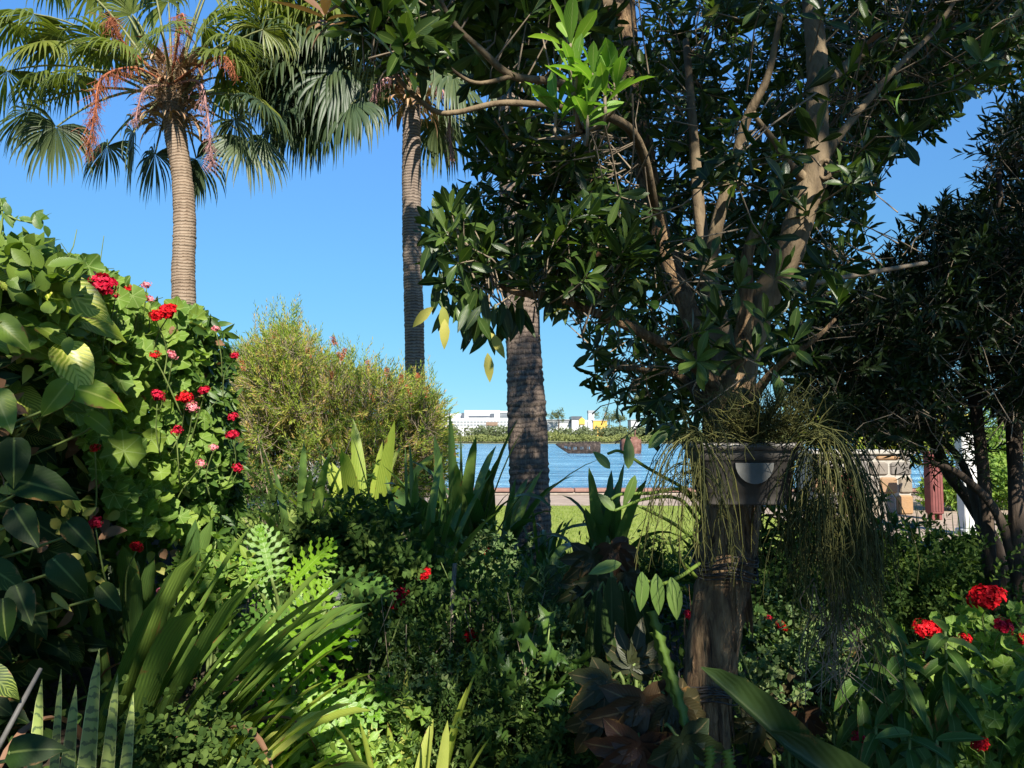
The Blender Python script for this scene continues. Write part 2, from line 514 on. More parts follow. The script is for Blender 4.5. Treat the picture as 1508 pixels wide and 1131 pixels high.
def trunk_mat(name, dark, mid, light, rings=28, fissure=22, bump=.7, rw=.42, fw=.45):
    """ringed palm trunk: leaf scars across (by length along the stem), fine vertical fissures"""
    m, t, out = new_mat(name)
    lv = attr(t, 'lv')
    v1 = coords(t, (1, 1, .12))
    nz = noise(t, fissure, 6, .65, v1); nb = noise(t, 3.2, 4, .6, coords(t)); nf = noise(t, 60, 3, .6, coords(t, (1, 1, .5)))
    ph = math_(t, 'ADD', math_(t, 'MULTIPLY', lv, rings * 6.2832), math_(t, 'MULTIPLY', math_(t, 'ADD', nb, math_(t, 'MULTIPLY', nz, .45)), 14))
    ring = math_(t, 'POWER', math_(t, 'ABSOLUTE', math_(t, 'SINE', math_(t, 'MULTIPLY', ph, .5))), .5)
    f = math_(t, 'ADD', math_(t, 'MULTIPLY', ring, rw), math_(t, 'ADD', math_(t, 'MULTIPLY', nz, fw), math_(t, 'MULTIPLY', nb, .3)))
    col = ramp(t, f, [(.42, dark), (.62, mid), (.85, light)])
    col = mix(t, math_(t, 'MULTIPLY', nf, .3), col, dark)
    p = t.nodes.new('ShaderNodeBsdfPrincipled'); t.links.new(col, p.inputs['Base Color']); p.inputs['Roughness'].default_value = .9
    p.inputs['Specular IOR Level'].default_value = .15
    b = t.nodes.new('ShaderNodeBump'); b.inputs['Strength'].default_value = bump; b.inputs['Distance'].default_value = .03
    t.links.new(math_(t, 'ADD', f, math_(t, 'MULTIPLY', nf, .2)), b.inputs['Height']); t.links.new(b.outputs[0], p.inputs['Normal'])
    t.links.new(p.outputs[0], out.inputs[0])
    return m


M['palm_trunk'] = trunk_mat('pale ringed trunk', (.06, .04, .027), (.165, .115, .078), (.27, .21, .155), 22)
M['palm_trunk_b'] = trunk_mat('dark ringed trunk', (.045, .033, .027), (.12, .092, .075), (.22, .175, .14), 20)

M['palm_trunk_c'] = trunk_mat('fissured dark trunk', (.035, .027, .023), (.12, .09, .072), (.25, .195, .15), 19, 70, 1.0, .2, .75)


# ------------------------------------------------------------------ leaf templates
def T_blade(prof, fold=.18, bend=.15, cols=3, wave=0.0):
    """prof: list of (v, halfwidth as a share of the width)"""
    V = []; lu = []; lv = []
    xs = np.linspace(-1, 1, cols)
    for i, (v, h) in enumerate(prof):
        for x in xs:
            wv = wave * math.sin(i * 1.9 + (3 if x > 0 else 0)) * abs(x)
            V.append((x * h, v - bend * .25 * v * v * v, fold * abs(x) * h * .35 - bend * v * v + wv)); lu.append(x); lv.append(v)
    Q = [(r * cols + c, r * cols + c + 1, (r + 1) * cols + c + 1, (r + 1) * cols + c) for r in range(len(prof) - 1) for c in range(cols - 1)]
    return np.array(V), np.array(Q), np.zeros((0, 3), int), np.array(lu), np.array(lv)


OBL = [(0, .03), (.2, .2), (.42, .38), (.64, .5), (.84, .36), (1, .02)]
LAN = [(0, .04), (.18, .34), (.4, .5), (.65, .4), (.85, .2), (1, .01)]
OVA = [(0, .05), (.15, .36), (.38, .5), (.62, .43), (.84, .22), (1, .01)]
HEART = [(-.06, .2), (.04, .4), (.16, .49), (.34, .5), (.55, .42), (.75, .28), (.9, .12), (1.02, .01)]
T_OBL = [T_blade(OBL, .3, b) for b in (.02, .12, .25)]
T_LAN = [T_blade(LAN, .3, b) for b in (.05, .2, .4)]
T_OVA = [T_blade(OVA, .3, b) for b in (.05, .18, .35)]
T_HEART = [T_blade(HEART, f_, b, 5, w_) for f_, b, w_ in ((.3, .1, .03), (.6, .3, .02), (.15, .5, .04))]
T_LONG = [T_blade([(0, .15), (.15, .38), (.35, .5), (.6, .46), (.82, .28), (1, .01)], .4, b) for b in (.1, .35, .6)]
T_NEED = [(np.array([(0, 0, 0), (.5, .45, .02), (0, 1, 0), (-.5, .45, .02)], float), np.array([(0, 1, 2, 3)]), np.zeros((0, 3), int),
           np.array([0, .6, 0, -.6]), np.array([0, .5, 1, .5]))]


def T_disc(lobes, crenate, depth, n=29, cup=.12, point=0.0, notch=.9):
    """round lobed leaf, stalk at the notch"""
    a = np.linspace(-math.pi + .12, math.pi - .12, n)
    r = .5 * (1 - depth * (.5 - .5 * np.cos(a * lobes)) if not point else 1 - depth * np.abs(np.sin(a * lobes / 2)) ** .7)
    r = r * (1 + crenate * np.cos(a * lobes * 3))
    r *= 1 - notch * np.exp(-((math.pi - np.abs(a)) / .3) ** 2)
    if point:
        r *= 1 + point * np.exp(-(a / .5) ** 2)
    V = [(0, .12, 0)]; lu = [0]; lv = [0.1]
    for q in (.55, 1):
        for ai, ri in zip(a, r):
            V.append((math.sin(ai) * ri * q * 1.0, .12 + (math.cos(ai) * ri * q) + .38 * q * 0, cup * q * q * (1 + .35 * math.cos(ai * lobes))))
            lu.append(.5 * math.sin(ai * lobes / 2)); lv.append(q)
    T = [(0, 2 + i, 1 + i) for i in range(n - 1)]
    Q = [(1 + i, 2 + i, n + 2 + i, n + 1 + i) for i in range(n - 1)]
    return np.array(V), np.array(Q), np.array(T), np.array(lu), np.array(lv)


T_GER = [T_disc(7, .02, .18, 36, .1), T_disc(7, .02, .14, 36, -.06), T_disc(5, .03, .2, 30, .16)]
T_PALMATE = [T_disc(7, .03, .2, 57, -.08, .35), T_disc(7, .045, .24, 57, .1, .4)]


def T_hand(n, spread, bend, w_=.34):
    V, Q, T, lu, lv = [], [], [], [], []
    b0 = 0
    for i, a in enumerate(np.linspace(-spread, spread, n)):
        ln = 1 - .42 * (abs(a) / spread) ** 1.4
        v, q, _t, u1, v1 = T_blade([(0, .3), (.2, .5), (.42, .5), (.6, .36), (.72, .34), (.86, .16), (1, .01)], .5, bend, 3, .012)
        x = v[:, 0] * w_; y = v[:, 1] * ln; z = v[:, 2] * ln + .004 * i
        V.append(np.stack([x * math.cos(a) + y * math.sin(a), -x * math.sin(a) + y * math.cos(a) + .1, z], -1)); Q.append(q + b0); b0 += len(v); lu.append(u1); lv.append(v1)
    return np.concatenate(V), np.concatenate(Q), np.zeros((0, 3), int), np.concatenate(lu), np.concatenate(lv)


T_PALMATE = [T_hand(7, 2.0, .3), T_hand(7, 1.8, .5, .4), T_hand(5, 1.6, .2, .4)]
T_MAPLE = [T_disc(5, .03, .45, 31, -.1, .3)]


def T_split(pairs=8, wav=.2):
    """deeply cut wavy leaf: midrib blade plus pairs of lobes"""
    V = []; Q = []; lu = []; lv = []
    def strip(c, w_, l0, z):
        b = len(V); k = len(c)
        tan = np.gradient(c, axis=0); nn = unit(np.stack([-tan[:, 1], tan[:, 0]], -1))
        for i in range(k):
            for s in (-1, 0, 1):
                wv = w_[i] * (1 + .0 * s)
                p = c[i] + nn[i] * s * wv
                V.append((p[0], p[1], z[i] + (.03 * math.sin(i * 2.1 + s * 1.7) if s else 0) * w_[i] * 10 * .5)); lu.append(s); lv.append(l0 + i * .1)
        for i in range(k - 1):
            for s in (0, 1):
                Q.append((b + i * 3 + s, b + i * 3 + s + 1, b + i * 3 + s + 4, b + i * 3 + s + 3))
    yy = np.linspace(0, .97, 9)
    strip(np.stack([0 * yy, yy], -1), .055 * np.sin(np.clip(yy * 3.0 + .25, 0, 3.14)) + .012, 0, -.18 * yy ** 2)
    for k in range(pairs):
        f = k / (pairs - 1)
        y0 = .04 + .78 * f
        ln = .46 * math.sin(.55 + 2.1 * f) * (1 - .25 * f)
        ang = R(118 - 88 * f)
        for s in (-1, 1):
            tt = np.linspace(0, 1, 13)
            an = ang - R(20) * tt
            step = ln / 12
            cx = np.concatenate([[0], np.cumsum(np.sin(an[:-1]) * step)]); cy = y0 + np.concatenate([[0], np.cumsum(np.cos(an[:-1]) * step)])
            wd = (.016 + .021 * np.sin(tt * 3.0)) * (1 + wav * 2.2 * np.sin(tt * 17 + k)) * np.where(tt > .93, .25, 1)
            strip(np.stack([s * cx, cy], -1), wd * (1.0 - .2 * f), y0, -.18 * y0 ** 2 - .22 * tt ** 2 * ln + .05 * tt)
    return np.array(V), np.array(Q), np.zeros((0, 3), int), np.array(lu), np.array(lv)


T_SPLIT = [T_split(9, .25), T_split(8, .3)]


def strap(mb, base, d, L, W, droop, rows=11, fold=.25, mat=0, tip=.25, rnd=None, twist=0.0, face=None):
    """one long arching leaf that bends under its own weight; tip = share of the length that tapers"""
    d = unit(np.asarray(d, float)); p = np.array(base, float)
    st = L / (rows - 1)
    pts = [p]; ds = [d]
    for i in range(rows - 1):
        k = droop * ((i + 1) / rows) ** 1.3 * 2.2 / rows * 2
        d = unit(d + np.array([0, 0, -1.]) * k)
        p = p + d * st; pts.append(p); ds.append(d)
    pts = np.array(pts); ds = np.array(ds)
    side0 = np.cross(ds[0], [0, 0, 1.])
    if np.linalg.norm(side0) < .15:
        side0 = np.append(rng.normal(size=2), 0)
    if face is not None:
        side0 = np.asarray(face, float)
    side = unit(side0) + 0 * ds
    nn = unit(np.cross(side, ds))
    side = unit(np.cross(ds, nn))
    if twist:
        a = np.linspace(0, twist, rows)[:, None]
        side, nn = side * np.cos(a) + nn * np.sin(a), nn * np.cos(a) - side * np.sin(a)
    v = np.linspace(0, 1, rows)
    h = W * .5 * np.minimum(1, .45 + v * 2.2) * np.where(v > 1 - tip, np.sqrt(np.clip((1 - v) / tip, 0, 1)) * .98 + .02, 1)
    V = []; lu = []
    for s in (-1, -.5, 0, .5, 1):
        V.append(pts + side * (h * s)[:, None] + nn * (h * abs(s) * fold)[:, None]); lu.append(np.full(rows, s))
    V = np.stack(V, 1).reshape(-1, 3); lu = np.stack(lu, 1).ravel()
    Q = [(r * 5 + c, r * 5 + c + 1, r * 5 + c + 6, r * 5 + c + 5) for r in range(rows - 1) for c in range(4)]
    mb.add(V, Q, None, rng.uniform() if rnd is None else rnd, lu, np.repeat(v * L, 5), mat)
    return pts


def rosettes(mb, cen, axis, k, L, W, tpls, spread=(.5, 1.25), mat=0, rnd=None, droop=0.0):
    """whorls of k leaves at cen around axis"""
    N = len(cen)
    a = unit(axis)
    X = unit(np.cross(a, rnd_dirs(N))); Y = np.cross(a, X)
    rr = rng.uniform(size=N) if rnd is None else rnd
    for j in range(k):
        ph = j * 2.4 + rng.uniform(-.4, .4, N)
        th = spread[0] + (spread[1] - spread[0]) * (j / max(k - 1, 1)) + rng.normal(size=N) * .14
        rad = X * np.cos(ph)[:, None] + Y * np.sin(ph)[:, None]
        d = a * np.cos(th)[:, None] + rad * np.sin(th)[:, None]
        d[:, 2] -= droop
        nr = unit(a * np.sin(th)[:, None] - rad * np.cos(th)[:, None] + rng.normal(size=(N, 3)) * .25)
        sz = rng.uniform(.6, 1.12, N)
        mb.inst(tpls[j % len(tpls)], cen - a * (j * .004), d, nr, L * sz, W * sz * rng.uniform(.85, 1.1, N), np.clip(rr + rng.normal(size=N) * .18, 0, 1), mat)


def sprig(mb, p0, dirs, L, k, leafL, leafW, tpls, mat=0, up=.2):
    """short shoots: k leaves set spirally along a straight stem"""
    N = len(p0); a = unit(dirs)
    X = unit(np.cross(a, rnd_dirs(N))); Y = np.cross(a, X)
    rr = rng.uniform(size=N)
    L = np.broadcast_to(L, (N,))
    for j in range(k):
        f = (j + .5) / k
        ph = j * 2.4 + rng.uniform(-.5, .5, N)
        th = .95 - .55 * f
        rad = X * np.cos(ph)[:, None] + Y * np.sin(ph)[:, None]
        d = a * math.cos(th) + rad * math.sin(th)
        nr = unit(a * math.sin(th) - rad * math.cos(th) + rng.normal(size=(N, 3)) * .2)
        sz = rng.uniform(.75, 1.1, N)
        mb.inst(tpls[j % len(tpls)], p0 + a * (L * f)[:, None], d, nr, leafL * sz, leafW * sz, np.clip(rr + rng.normal(size=N) * .15, 0, 1), mat)


def twigs(mb, p0, p1, r):
    """three-sided thin stems between pairs of points"""
    N = len(p0)
    a = unit(p1 - p0); X = unit(np.cross(a, [[.3, .2, .93]])); Y = np.cross(a, X)
    r = np.broadcast_to(r, (N,))[:, None]
    V = []
    mid = (p0 + p1) / 2 + rng.normal(size=(N, 3)) * np.linalg.norm(p1 - p0, axis=1)[:, None] * .06
    for p, s in ((p0, 1.0), (mid, .8), (p1, .55)):
        for k in range(3):
            an = k * 2.0944
            V.append(p + (X * math.cos(an) + Y * math.sin(an)) * r * s)
    V = np.stack(V, 1).reshape(-1, 3)
    Q = np.array([(i * 3 + k, i * 3 + (k + 1) % 3, i * 3 + 3 + (k + 1) % 3, i * 3 + 3 + k) for i in range(2) for k in range(3)])
    Q = (Q[None] + (np.arange(N) * 9)[:, None, None]).reshape(-1, 4)
    mb.add(V, Q, None, np.repeat(rng.uniform(size=N), 9))


def grid_sheet(x0, x1, y0, y1, nx, ny, zf):
    xs = np.linspace(x0, x1, nx); ys = np.linspace(y0, y1, ny)
    X, Y = np.meshgrid(xs, ys); Z = zf(X, Y)
    V = np.stack([X, Y, Z], -1).reshape(-1, 3)
    i = (np.arange(ny - 1)[:, None] * nx + np.arange(nx - 1)[None]).ravel()
    return V, np.stack([i, i + 1, i + nx + 1, i + nx], -1)


# ------------------------------------------------------------------ where sun reaches the garden (cells across the sun's rays)
SU = unit(np.cross(SUN, [0, 0, 1.])); SW = np.cross(SU, SUN)
CS, NC = .075, 260


def cells(p):
    a = np.stack([p @ SU, p @ SW], -1)
    return np.clip(((a + 9.5) / CS).astype(int), 0, NC - 1)


def grow(m):
    k = m.copy()
    k[1:] = np.maximum(k[1:], m[:-1]); k[:-1] = np.maximum(k[:-1], m[1:]); k[:, 1:] = np.maximum(k[:, 1:], m[:, :-1]); k[:, :-1] = np.maximum(k[:, :-1], m[:, 1:])
    return k


FLECKS = [
    ([(1060, 740), (1098, 740), (1092, 835), (1058, 835)], 2.3, 2.4), ([(1085, 900), (1098, 900), (1095, 955), (1083, 955)], 2.3, 2.4), ([(1018, 1040), (1042, 1040), (1042, 1090), (1020, 1090)], 2.3, 2.4),
    ([(1092, 490), (1118, 480), (1108, 570), (1088, 570)], 2.38, 2.46), ([(1172, 265), (1218, 250), (1200, 330), (1160, 335)], 2.34, 2.44), ([(1125, 648), (1165, 648), (1165, 690), (1120, 690)], 2.04, 2.1),
    ([(1090, 600), (1200, 605), (1200, 650), (1100, 650)], 2.0, 2.15), ([(815, 55), (935, 55), (935, 170), (815, 170)], 1.52, 1.68), ([(635, 420), (668, 420), (662, 492), (635, 492)], 2.08, 2.15),
    ([(1435, 858), (1478, 858), (1478, 902), (1435, 902)], 2.6, 2.75), ([(1338, 910), (1388, 910), (1388, 948), (1338, 948)], 2.6, 2.75), ([(1425, 985), (1455, 985), (1450, 1030), (1430, 1025)], 2.5, 2.8),
    ([(608, 838), (638, 838), (638, 856), (608, 856)], 3.85, 3.95), ([(690, 815), (760, 815), (750, 850), (700, 850)], 4.6, 5.0), ([(500, 690), (575, 680), (600, 760), (520, 770)], 5.9, 6.5), ([(640, 665), (665, 665), (665, 740), (645, 740)], 5.8, 6.3),
    ([(1150, 930), (1180, 930), (1175, 985), (1150, 980)], 2.8, 3.2), ([(1230, 970), (1262, 970), (1262, 1020), (1235, 1020)], 2.0, 2.1), ([(850, 955), (885, 955), (880, 990), (850, 990)], 2.8, 3.1), ([(1180, 800), (1230, 800), (1220, 840), (1190, 840)], 2.05, 2.15),
    ([(1026, 240), (1045, 240), (1052, 330), (1032, 340)], 2.7, 2.8), ([(1080, 180), (1105, 170), (1108, 200), (1080, 260)], 2.5, 2.65), ([(640, 300), (700, 330), (660, 400), (620, 370)], 2.0, 2.3), ([(760, 380), (840, 390), (830, 430), (760, 425)], 2.1, 2.3),
    ([(1290, 930), (1315, 930), (1320, 1000), (1300, 1000)], 2.2, 2.4), ([(930, 840), (1000, 845), (995, 890), (935, 880)], 2.05, 2.15), ([(1430, 700), (1455, 700), (1455, 780), (1440, 780)], 3.5, 3.7), ([(560, 20), (640, 30), (650, 90), (570, 90)], 1.7, 2.0),
]
LITY = np.full((NC, NC), -99.0)
for _poly, _d0, _d1 in FLECKS + [([(260, 870), (420, 900), (520, 960), (560, 1131), (330, 1131), (330, 980)], 2.2, 2.7), ([(540, 1040), (660, 1050), (660, 1131), (540, 1131)], 2.2, 2.5)]:
    _q = scatter_poly(_poly, _d0, _d1, 1200); _c = cells(_q)
    np.maximum.at(LITY, (_c[:, 0], _c[:, 1]), _q[:, 1])
LITG = grow(LITY)


def unblock(c):
    """drop crown clumps that stand between the sun and a sunlit spot"""
    k = cells(c)
    return c[~(LITG[k[:, 0], k[:, 1]] > c[:, 1] + .25)]


# ------------------------------------------------------------------ SETTING: ground, lawn, path, water, far shore
def ground_z(X, Y):
    g = np.where(Y < 8, 0.0, np.where(Y > 10.5, -0.2, -0.2 * (Y - 8) / 2.5))
    bed = np.where((Y < 9) & (Y > -1), .025 * np.sin(X * 3.1 + Y * 1.7) + .02 * np.sin(X * 7 - Y * 5), 0)
    sm = lambda t: np.clip(t, 0, 1) ** 2 * (3 - 2 * np.clip(t, 0, 1))
    g = g + .3 * sm((Y - 1.2) / 1.0) * sm((9.0 - Y) / 1.6)                       # the bed is a mound
    g = g + .3 * sm((-.55 - X) / .5) * sm((4.6 - Y) / 1.0) * sm((Y - .8) / .8)    # higher by the fence
    return g + bed


def build_setting():
    soil = solid_mat('garden soil', [(.3, (.03, .022, .015)), (.55, (.065, .045, .03)), (.75, (.12, .09, .06))], 14, rough=.95, bump=.8, bdist=.02)
    V, Q = grid_sheet(-60, 60, -14, 23.9, 220, 120, ground_z)
    mb = MB(); mb.add(V, Q); kind(mb.build('ground', soil), 'structure')
    lawn_m = solid_mat('lawn', [(.3, (.11, .15, .022)), (.5, (.17, .21, .032)), (.7, (.22, .24, .05))], 5, rough=.95, bump=.6, bdist=.03)
    V, Q = grid_sheet(-40, 40, 9.2, 20.2, 60, 30, lambda X, Y: ground_z(X, Y) + .004)
    mb = MB(); mb.add(V, Q); kind(mb.build('lawn', lawn_m), 'structure')
    n = 60000
    x = U(-6, 9, n); y = 9.3 + 10.6 * rng.uniform(size=n) ** 1.2
    k = (x < 5.95) | (y < 11.15); x = x[k]; y = y[k]; n = len(x)
    g = MB(); p = np.stack([x, y, ground_z(x, y)], -1)
    d = np.stack([rng.normal(size=n) * .4, rng.normal(size=n) * .4, np.ones(n)], -1)
    g.inst(T_NEED[0], p, d, rnd_dirs(n), U(.03, .075, n), .009)
    kind(tag(g.build('lawn_grass', M['lawn_blade']), 'short sunlit bright green grass of the lawn by the path', 'grass'), 'stuff')
    # concrete path along the water and its branch to the right
    conc = solid_mat('path concrete', [(.3, (.2, .15, .115)), (.55, (.27, .21, .16)), (.75, (.33, .265, .205))], 3, rough=.9, bump=.25, bdist=.01, detail=10)
    mb = MB()
    V, Q = grid_sheet(-60, 60, 19.9, 23.5, 40, 4, lambda X, Y: 0 * X - .2 + .008)
    mb.add(V, Q)
    V, Q = grid_sheet(6.0, 40, 11.2, 19.9, 40, 8, lambda X, Y: 0 * X - .2 + .0085)
    mb.add(V, Q)
    kind(mb.build('path', conc), 'structure')
    # water
    m, t, out = new_mat('bay water')
    p_ = t.nodes.new('ShaderNodeBsdfPrincipled')
    vec = coords(t, (.5, 1.0, 1))
    n1 = noise(t, .55, 5, .6, vec, .3); n2 = noise(t, 3.2, 4, .6, coords(t, (.45, 1, 1)), .6)
    n3 = noise(t, 1.0, 6, .7, coords(t, (.12, .55, 1)), .5)
    h = math_(t, 'ADD', math_(t, 'MULTIPLY', n1, .8), math_(t, 'ADD', math_(t, 'MULTIPLY', n2, .45), math_(t, 'MULTIPLY', n3, 1.2)))
    col = ramp(t, n3, [(.36, (.014, .065, .14)), (.5, (.06, .18, .3)), (.6, (.2, .38, .5))])  # sky reflections on the ripples painted in as light and dark bands
    t.links.new(col, p_.inputs['Base Color']); p_.inputs['Roughness'].default_value = .18; p_.inputs['IOR'].default_value = 1.33
    b = t.nodes.new('ShaderNodeBump'); b.inputs['Strength'].default_value = 1.0; b.inputs['Distance'].default_value = .9
    t.links.new(h, b.inputs['Height']); t.links.new(b.outputs[0], p_.inputs['Normal']); t.links.new(p_.outputs[0], out.inputs[0])
    V, Q = grid_sheet(-420, 520, 24.0, 345, 30, 30, lambda X, Y: 0 * X - .9)
    mb = MB(); mb.add(V, Q); kind(mb.build('water', m), 'structure')
    bed = solid_mat('mud', [(.3, (.06, .06, .045)), (.7, (.1, .1, .07))], 1, bump=0)
    V, Q = grid_sheet(-420, 520, 23.9, 345, 10, 10, lambda X, Y: 0 * X - 4)
    mb = MB(); mb.add(V, Q); kind(mb.build('bay_bed', bed), 'structure')
    shore = solid_mat('far shore ground', [(.3, (.12, .13, .06)), (.7, (.2, .19, .1))], .05, bump=0, rough=.95)
    V, Q = grid_sheet(-1500, 1600, 342, 2400, 40, 40, lambda X, Y: -1.0 + np.clip((Y - 342) / 60, 0, 1) * 2.2)
    mb = MB(); mb.add(V, Q); kind(mb.build('far_shore', shore), 'structure')
    # sea wall with red painted coping
    wall_m = solid_mat('sea wall stone', [(.3, (.2, .17, .14)), (.7, (.36, .31, .26))], 3, rough=.9, bump=.5)
    cop = solid_mat('faded red coping', [(.3, (.16, .085, .068)), (.6, (.22, .125, .1)), (.8, (.26, .17, .14))], 4, rough=.85, bump=.3)
    s = tag(bpy.data.objects.new('sea_wall', None), 'low sea wall with faded red coping along the far edge of the path', 'wall')
    s.location = (0, 24, -.2); C.objects.link(s)
    mb = MB(); mb.box((-60, 23.9, -4), (60, 24.35, -.12)); mb.build('wall_body', wall_m, s, False)
    mb = MB()
    for i in range(60):
        mb.box((-60 + i * 2 + .01, 23.84, -.12), (-58 + i * 2 - .01, 24.4, -.01), bev=.02)
    mb.build('coping', cop, s, False)


build_setting()


# ------------------------------------------------------------------ FAR SHORE: mangroves, buildings, wrecks
def build_far():
    mb = MB()
    n = 26000
    x = U(-130, 230, n); y = U(348, 362, n)
    hgt = 4.4 + .8 * np.sin(x * .11) + .6 * np.sin(x * .37 + 1)
    z = -1 + hgt * np.sqrt(np.clip(1 - ((y - 355) / 9) ** 2, 0.02, 1)) * U(.35, 1.0, n)
    d = rnd_dirs(n); d[:, 2] = np.abs(d[:, 2])
    mb.inst(T_OVA[0], np.stack([x, y, z], -1), d, rnd_dirs(n) + [0, -.6, .6], U(.6, 1.3, n), U(.35, .7, n), np.clip(.5 + .5 * fnoise(np.stack([x, y, z], -1), 9) + rng.normal(size=n) * .2, 0, 1))
    kind(tag(mb.build('mangrove_fringe', M['mangrove_front']), 'low yellow-green mangrove fringe along the far waterline', 'mangroves'), 'stuff')
    mb = MB()
    n = 42000
    cx = U(-150, 250, 240); cy = U(364, 392, 240); ch = U(6.0, 8.4, 240); cr = U(3, 5.2, 240)
    i = rng.integers(0, 240, n)
    v = rnd_dirs(n) * (rng.uniform(size=n) ** .25)[:, None]
    p = np.stack([cx[i] + v[:, 0] * cr[i], cy[i] + v[:, 1] * cr[i], ch[i] - cr[i] * .8 + v[:, 2] * cr[i] * .8], -1)
    low = rng.uniform(size=n) < .3
    p[low, 2] = U(0, 5, low.sum())
    mb.inst(T_OVA[1], p, rnd_dirs(n), rnd_dirs(n) + [0, -.5, .6], U(.7, 1.6, n), U(.5, .9, n), np.clip((cr[i] * 37 % 1) * .7 + U(0, .3, n), 0, 1))
    kind(tag(mb.build('mangrove_wood', M['mangrove']), 'taller grey-green mangrove wood behind the fringe across the bay', 'mangroves'), 'stuff')

    white = solid_mat('white cladding', [(.3, (.33, .34, .355)), (.7, (.41, .415, .42))], .2, bump=0, rough=.6)
    grey = solid_mat('grey cladding', [(.3, (.17, .19, .21)), (.7, (.23, .25, .27))], .2, bump=0, rough=.6)
    dark = solid_mat('dark glazing', [(.3, (.05, .06, .075)), (.7, (.09, .1, .12))], .3, bump=0, rough=.3)
    yel = solid_mat('yellow cladding', [(.3, (.4, .24, .04)), (.7, (.47, .3, .07))], .2, bump=0, rough=.6)
    brown = solid_mat('brown wall', [(.3, (.14, .09, .065)), (.7, (.18, .125, .09))], .2, bump=0, rough=.7)

    def X(px, d): return (px - 754) / FPX * d
    def Zp(py, d): return float(P(754, py, d)[2])

    def slab(mb, x0, x1, top, bot, d, dep):
        mb.box((X(x0, d), d, Zp(bot, d) if bot else 0), (X(x1, d), d + dep, Zp(top, d)))
    d = 430
    b = thing('industrial_building', 'wide white industrial building on the far shore with stepped roof', 'building', (X(690, d), d, 1))
    mb = MB(); slab(mb, 600, 752, 616, None, d, 40); slab(mb, 618, 680, 609, 617, d + 8, 30); slab(mb, 684, 736, 604, 617, d + 6, 30); slab(mb, 736, 776, 605, 616, d + 9, 26)
    mb.build('wall', white, b, False)
    for k in range(24):
        for y0, y1 in ((620, 622), (624.3, 626.4)):
            mb = MB(); slab(mb, 634 + k * 4.9, 637.6 + k * 4.9, y0, y1, d - .3, .6); mb.build('window', grey, b, False)
    mb = MB(); slab(mb, 690, 724, 612.2, 614.4, d + 5.7, .6); slab(mb, 679.5, 684, 608, 616, d + 5.6, .8); slab(mb, 722, 728, 609, 613.5, d + 5.2, .8)
    mb.build('roof_recess', dark, b, False)
    mb = MB()
    for k in range(5):
        slab(mb, 734.5, 752, 607.6 + k * 2.1, 608.7 + k * 2.1, d + 8.4, .8)
    mb.build('louvre', grey, b, False)
    mb = MB(); slab(mb, 716, 733, 621.5, 627, d - .5, .8); mb.build('garage_door', brown, b, False)
    d = 445
    b = thing('flat_shed', 'long low white shed between the palm trunk and the dark roofed block', 'building', (X(808, d), d, 1))
    mb = MB(); slab(mb, 752, 842, 619, None, d, 25); mb.build('wall', white, b, False)
    mb = MB(); slab(mb, 752, 841, 621, 622.4, d - .4, .5); mb.build('window', grey, b, False)
    mb = MB(); slab(mb, 750, 843, 617.6, 619, d - .8, 27); mb.build('roof', grey, b, False)
    d = 440
    b = thing('dark_roofed_block', 'white block with dark upper storey and yellow gable beside the tower', 'building', (X(853, d), d, 1))
    mb = MB(); slab(mb, 842, 866, 618.5, None, d, 20); mb.build('wall', white, b, False)
    mb = MB(); slab(mb, 841.5, 857, 613, 618.4, d - .2, 18); mb.build('upper_storey', dark, b, False)
    mb = MB(); x0, x1 = X(852.5, d), X(861, d); xm = (x0 + x1) / 2; z0, z1, z2 = Zp(625, d), Zp(618, d), Zp(614.6, d)
    prism = [(x0, z0), (x1, z0), (x1, z1), (xm, z2), (x0, z1)]
    Vp = np.array([(a, d - .6, c) for a, c in prism] + [(a, d + 8, c) for a, c in prism])
    mb.add(Vp, [(i, (i + 1) % 5, 5 + (i + 1) % 5, 5 + i) for i in range(5)], [(0, 2, 1), (0, 4, 2), (4, 3, 2), (5, 6, 7), (5, 7, 9), (9, 7, 8)])
    mb.build('gable', yel, b, False)
    d = 450
    b = thing('white_tower', 'slim white tower with grey top on the far shore', 'building', (X(870, d), d, 1))
    mb = MB(); slab(mb, 866.5, 875.2, 608, None, d, 6); sh = mb.build('shaft', white, b, False)
    mb = MB(); slab(mb, 866.2, 875.6, 604.3, 608, d - .3, 6.6); mb.build('tower_top', grey, sh, False)
    d = 438
    b = thing('yellow_shed', 'small yellow shed right of the white tower across the water', 'building', (X(884, d), d, 1))
    mb = MB(); slab(mb, 873.5, 894, 619.4, None, d, 12); mb.build('wall', yel, b, False)
    mb = MB(); slab(mb, 866, 873.4, 620, None, d + 1, 12); mb.build('annexe', white, b, False)
    mb = MB(); slab(mb, 873, 894.5, 618.4, 619.4, d - .4, 13); mb.build('roof', white, b, False)
    d = 425
    b = thing('pale_block', 'pale block rising above the mangroves behind the second wreck', 'building', (X(934, d), d, 1))
    mb = MB(); slab(mb, 929, 942, 619, None, d, 12); mb.build('wall', white, b, False)
    mb = MB(); slab(mb, 928.6, 942.4, 617.8, 619, d - .4, 13); mb.build('roof', grey, b, False)
    # far trees
    spots = [(822, 611, 436, 4.2, 'small dark gum tree standing above the long low shed'),
             (896, 611.5, 442, 5.4, 'loose crowned gum tree right of the yellow shed'),
             (912, 616, 440, 3.6, 'low rounded tree nearest the pale block across the bay')]
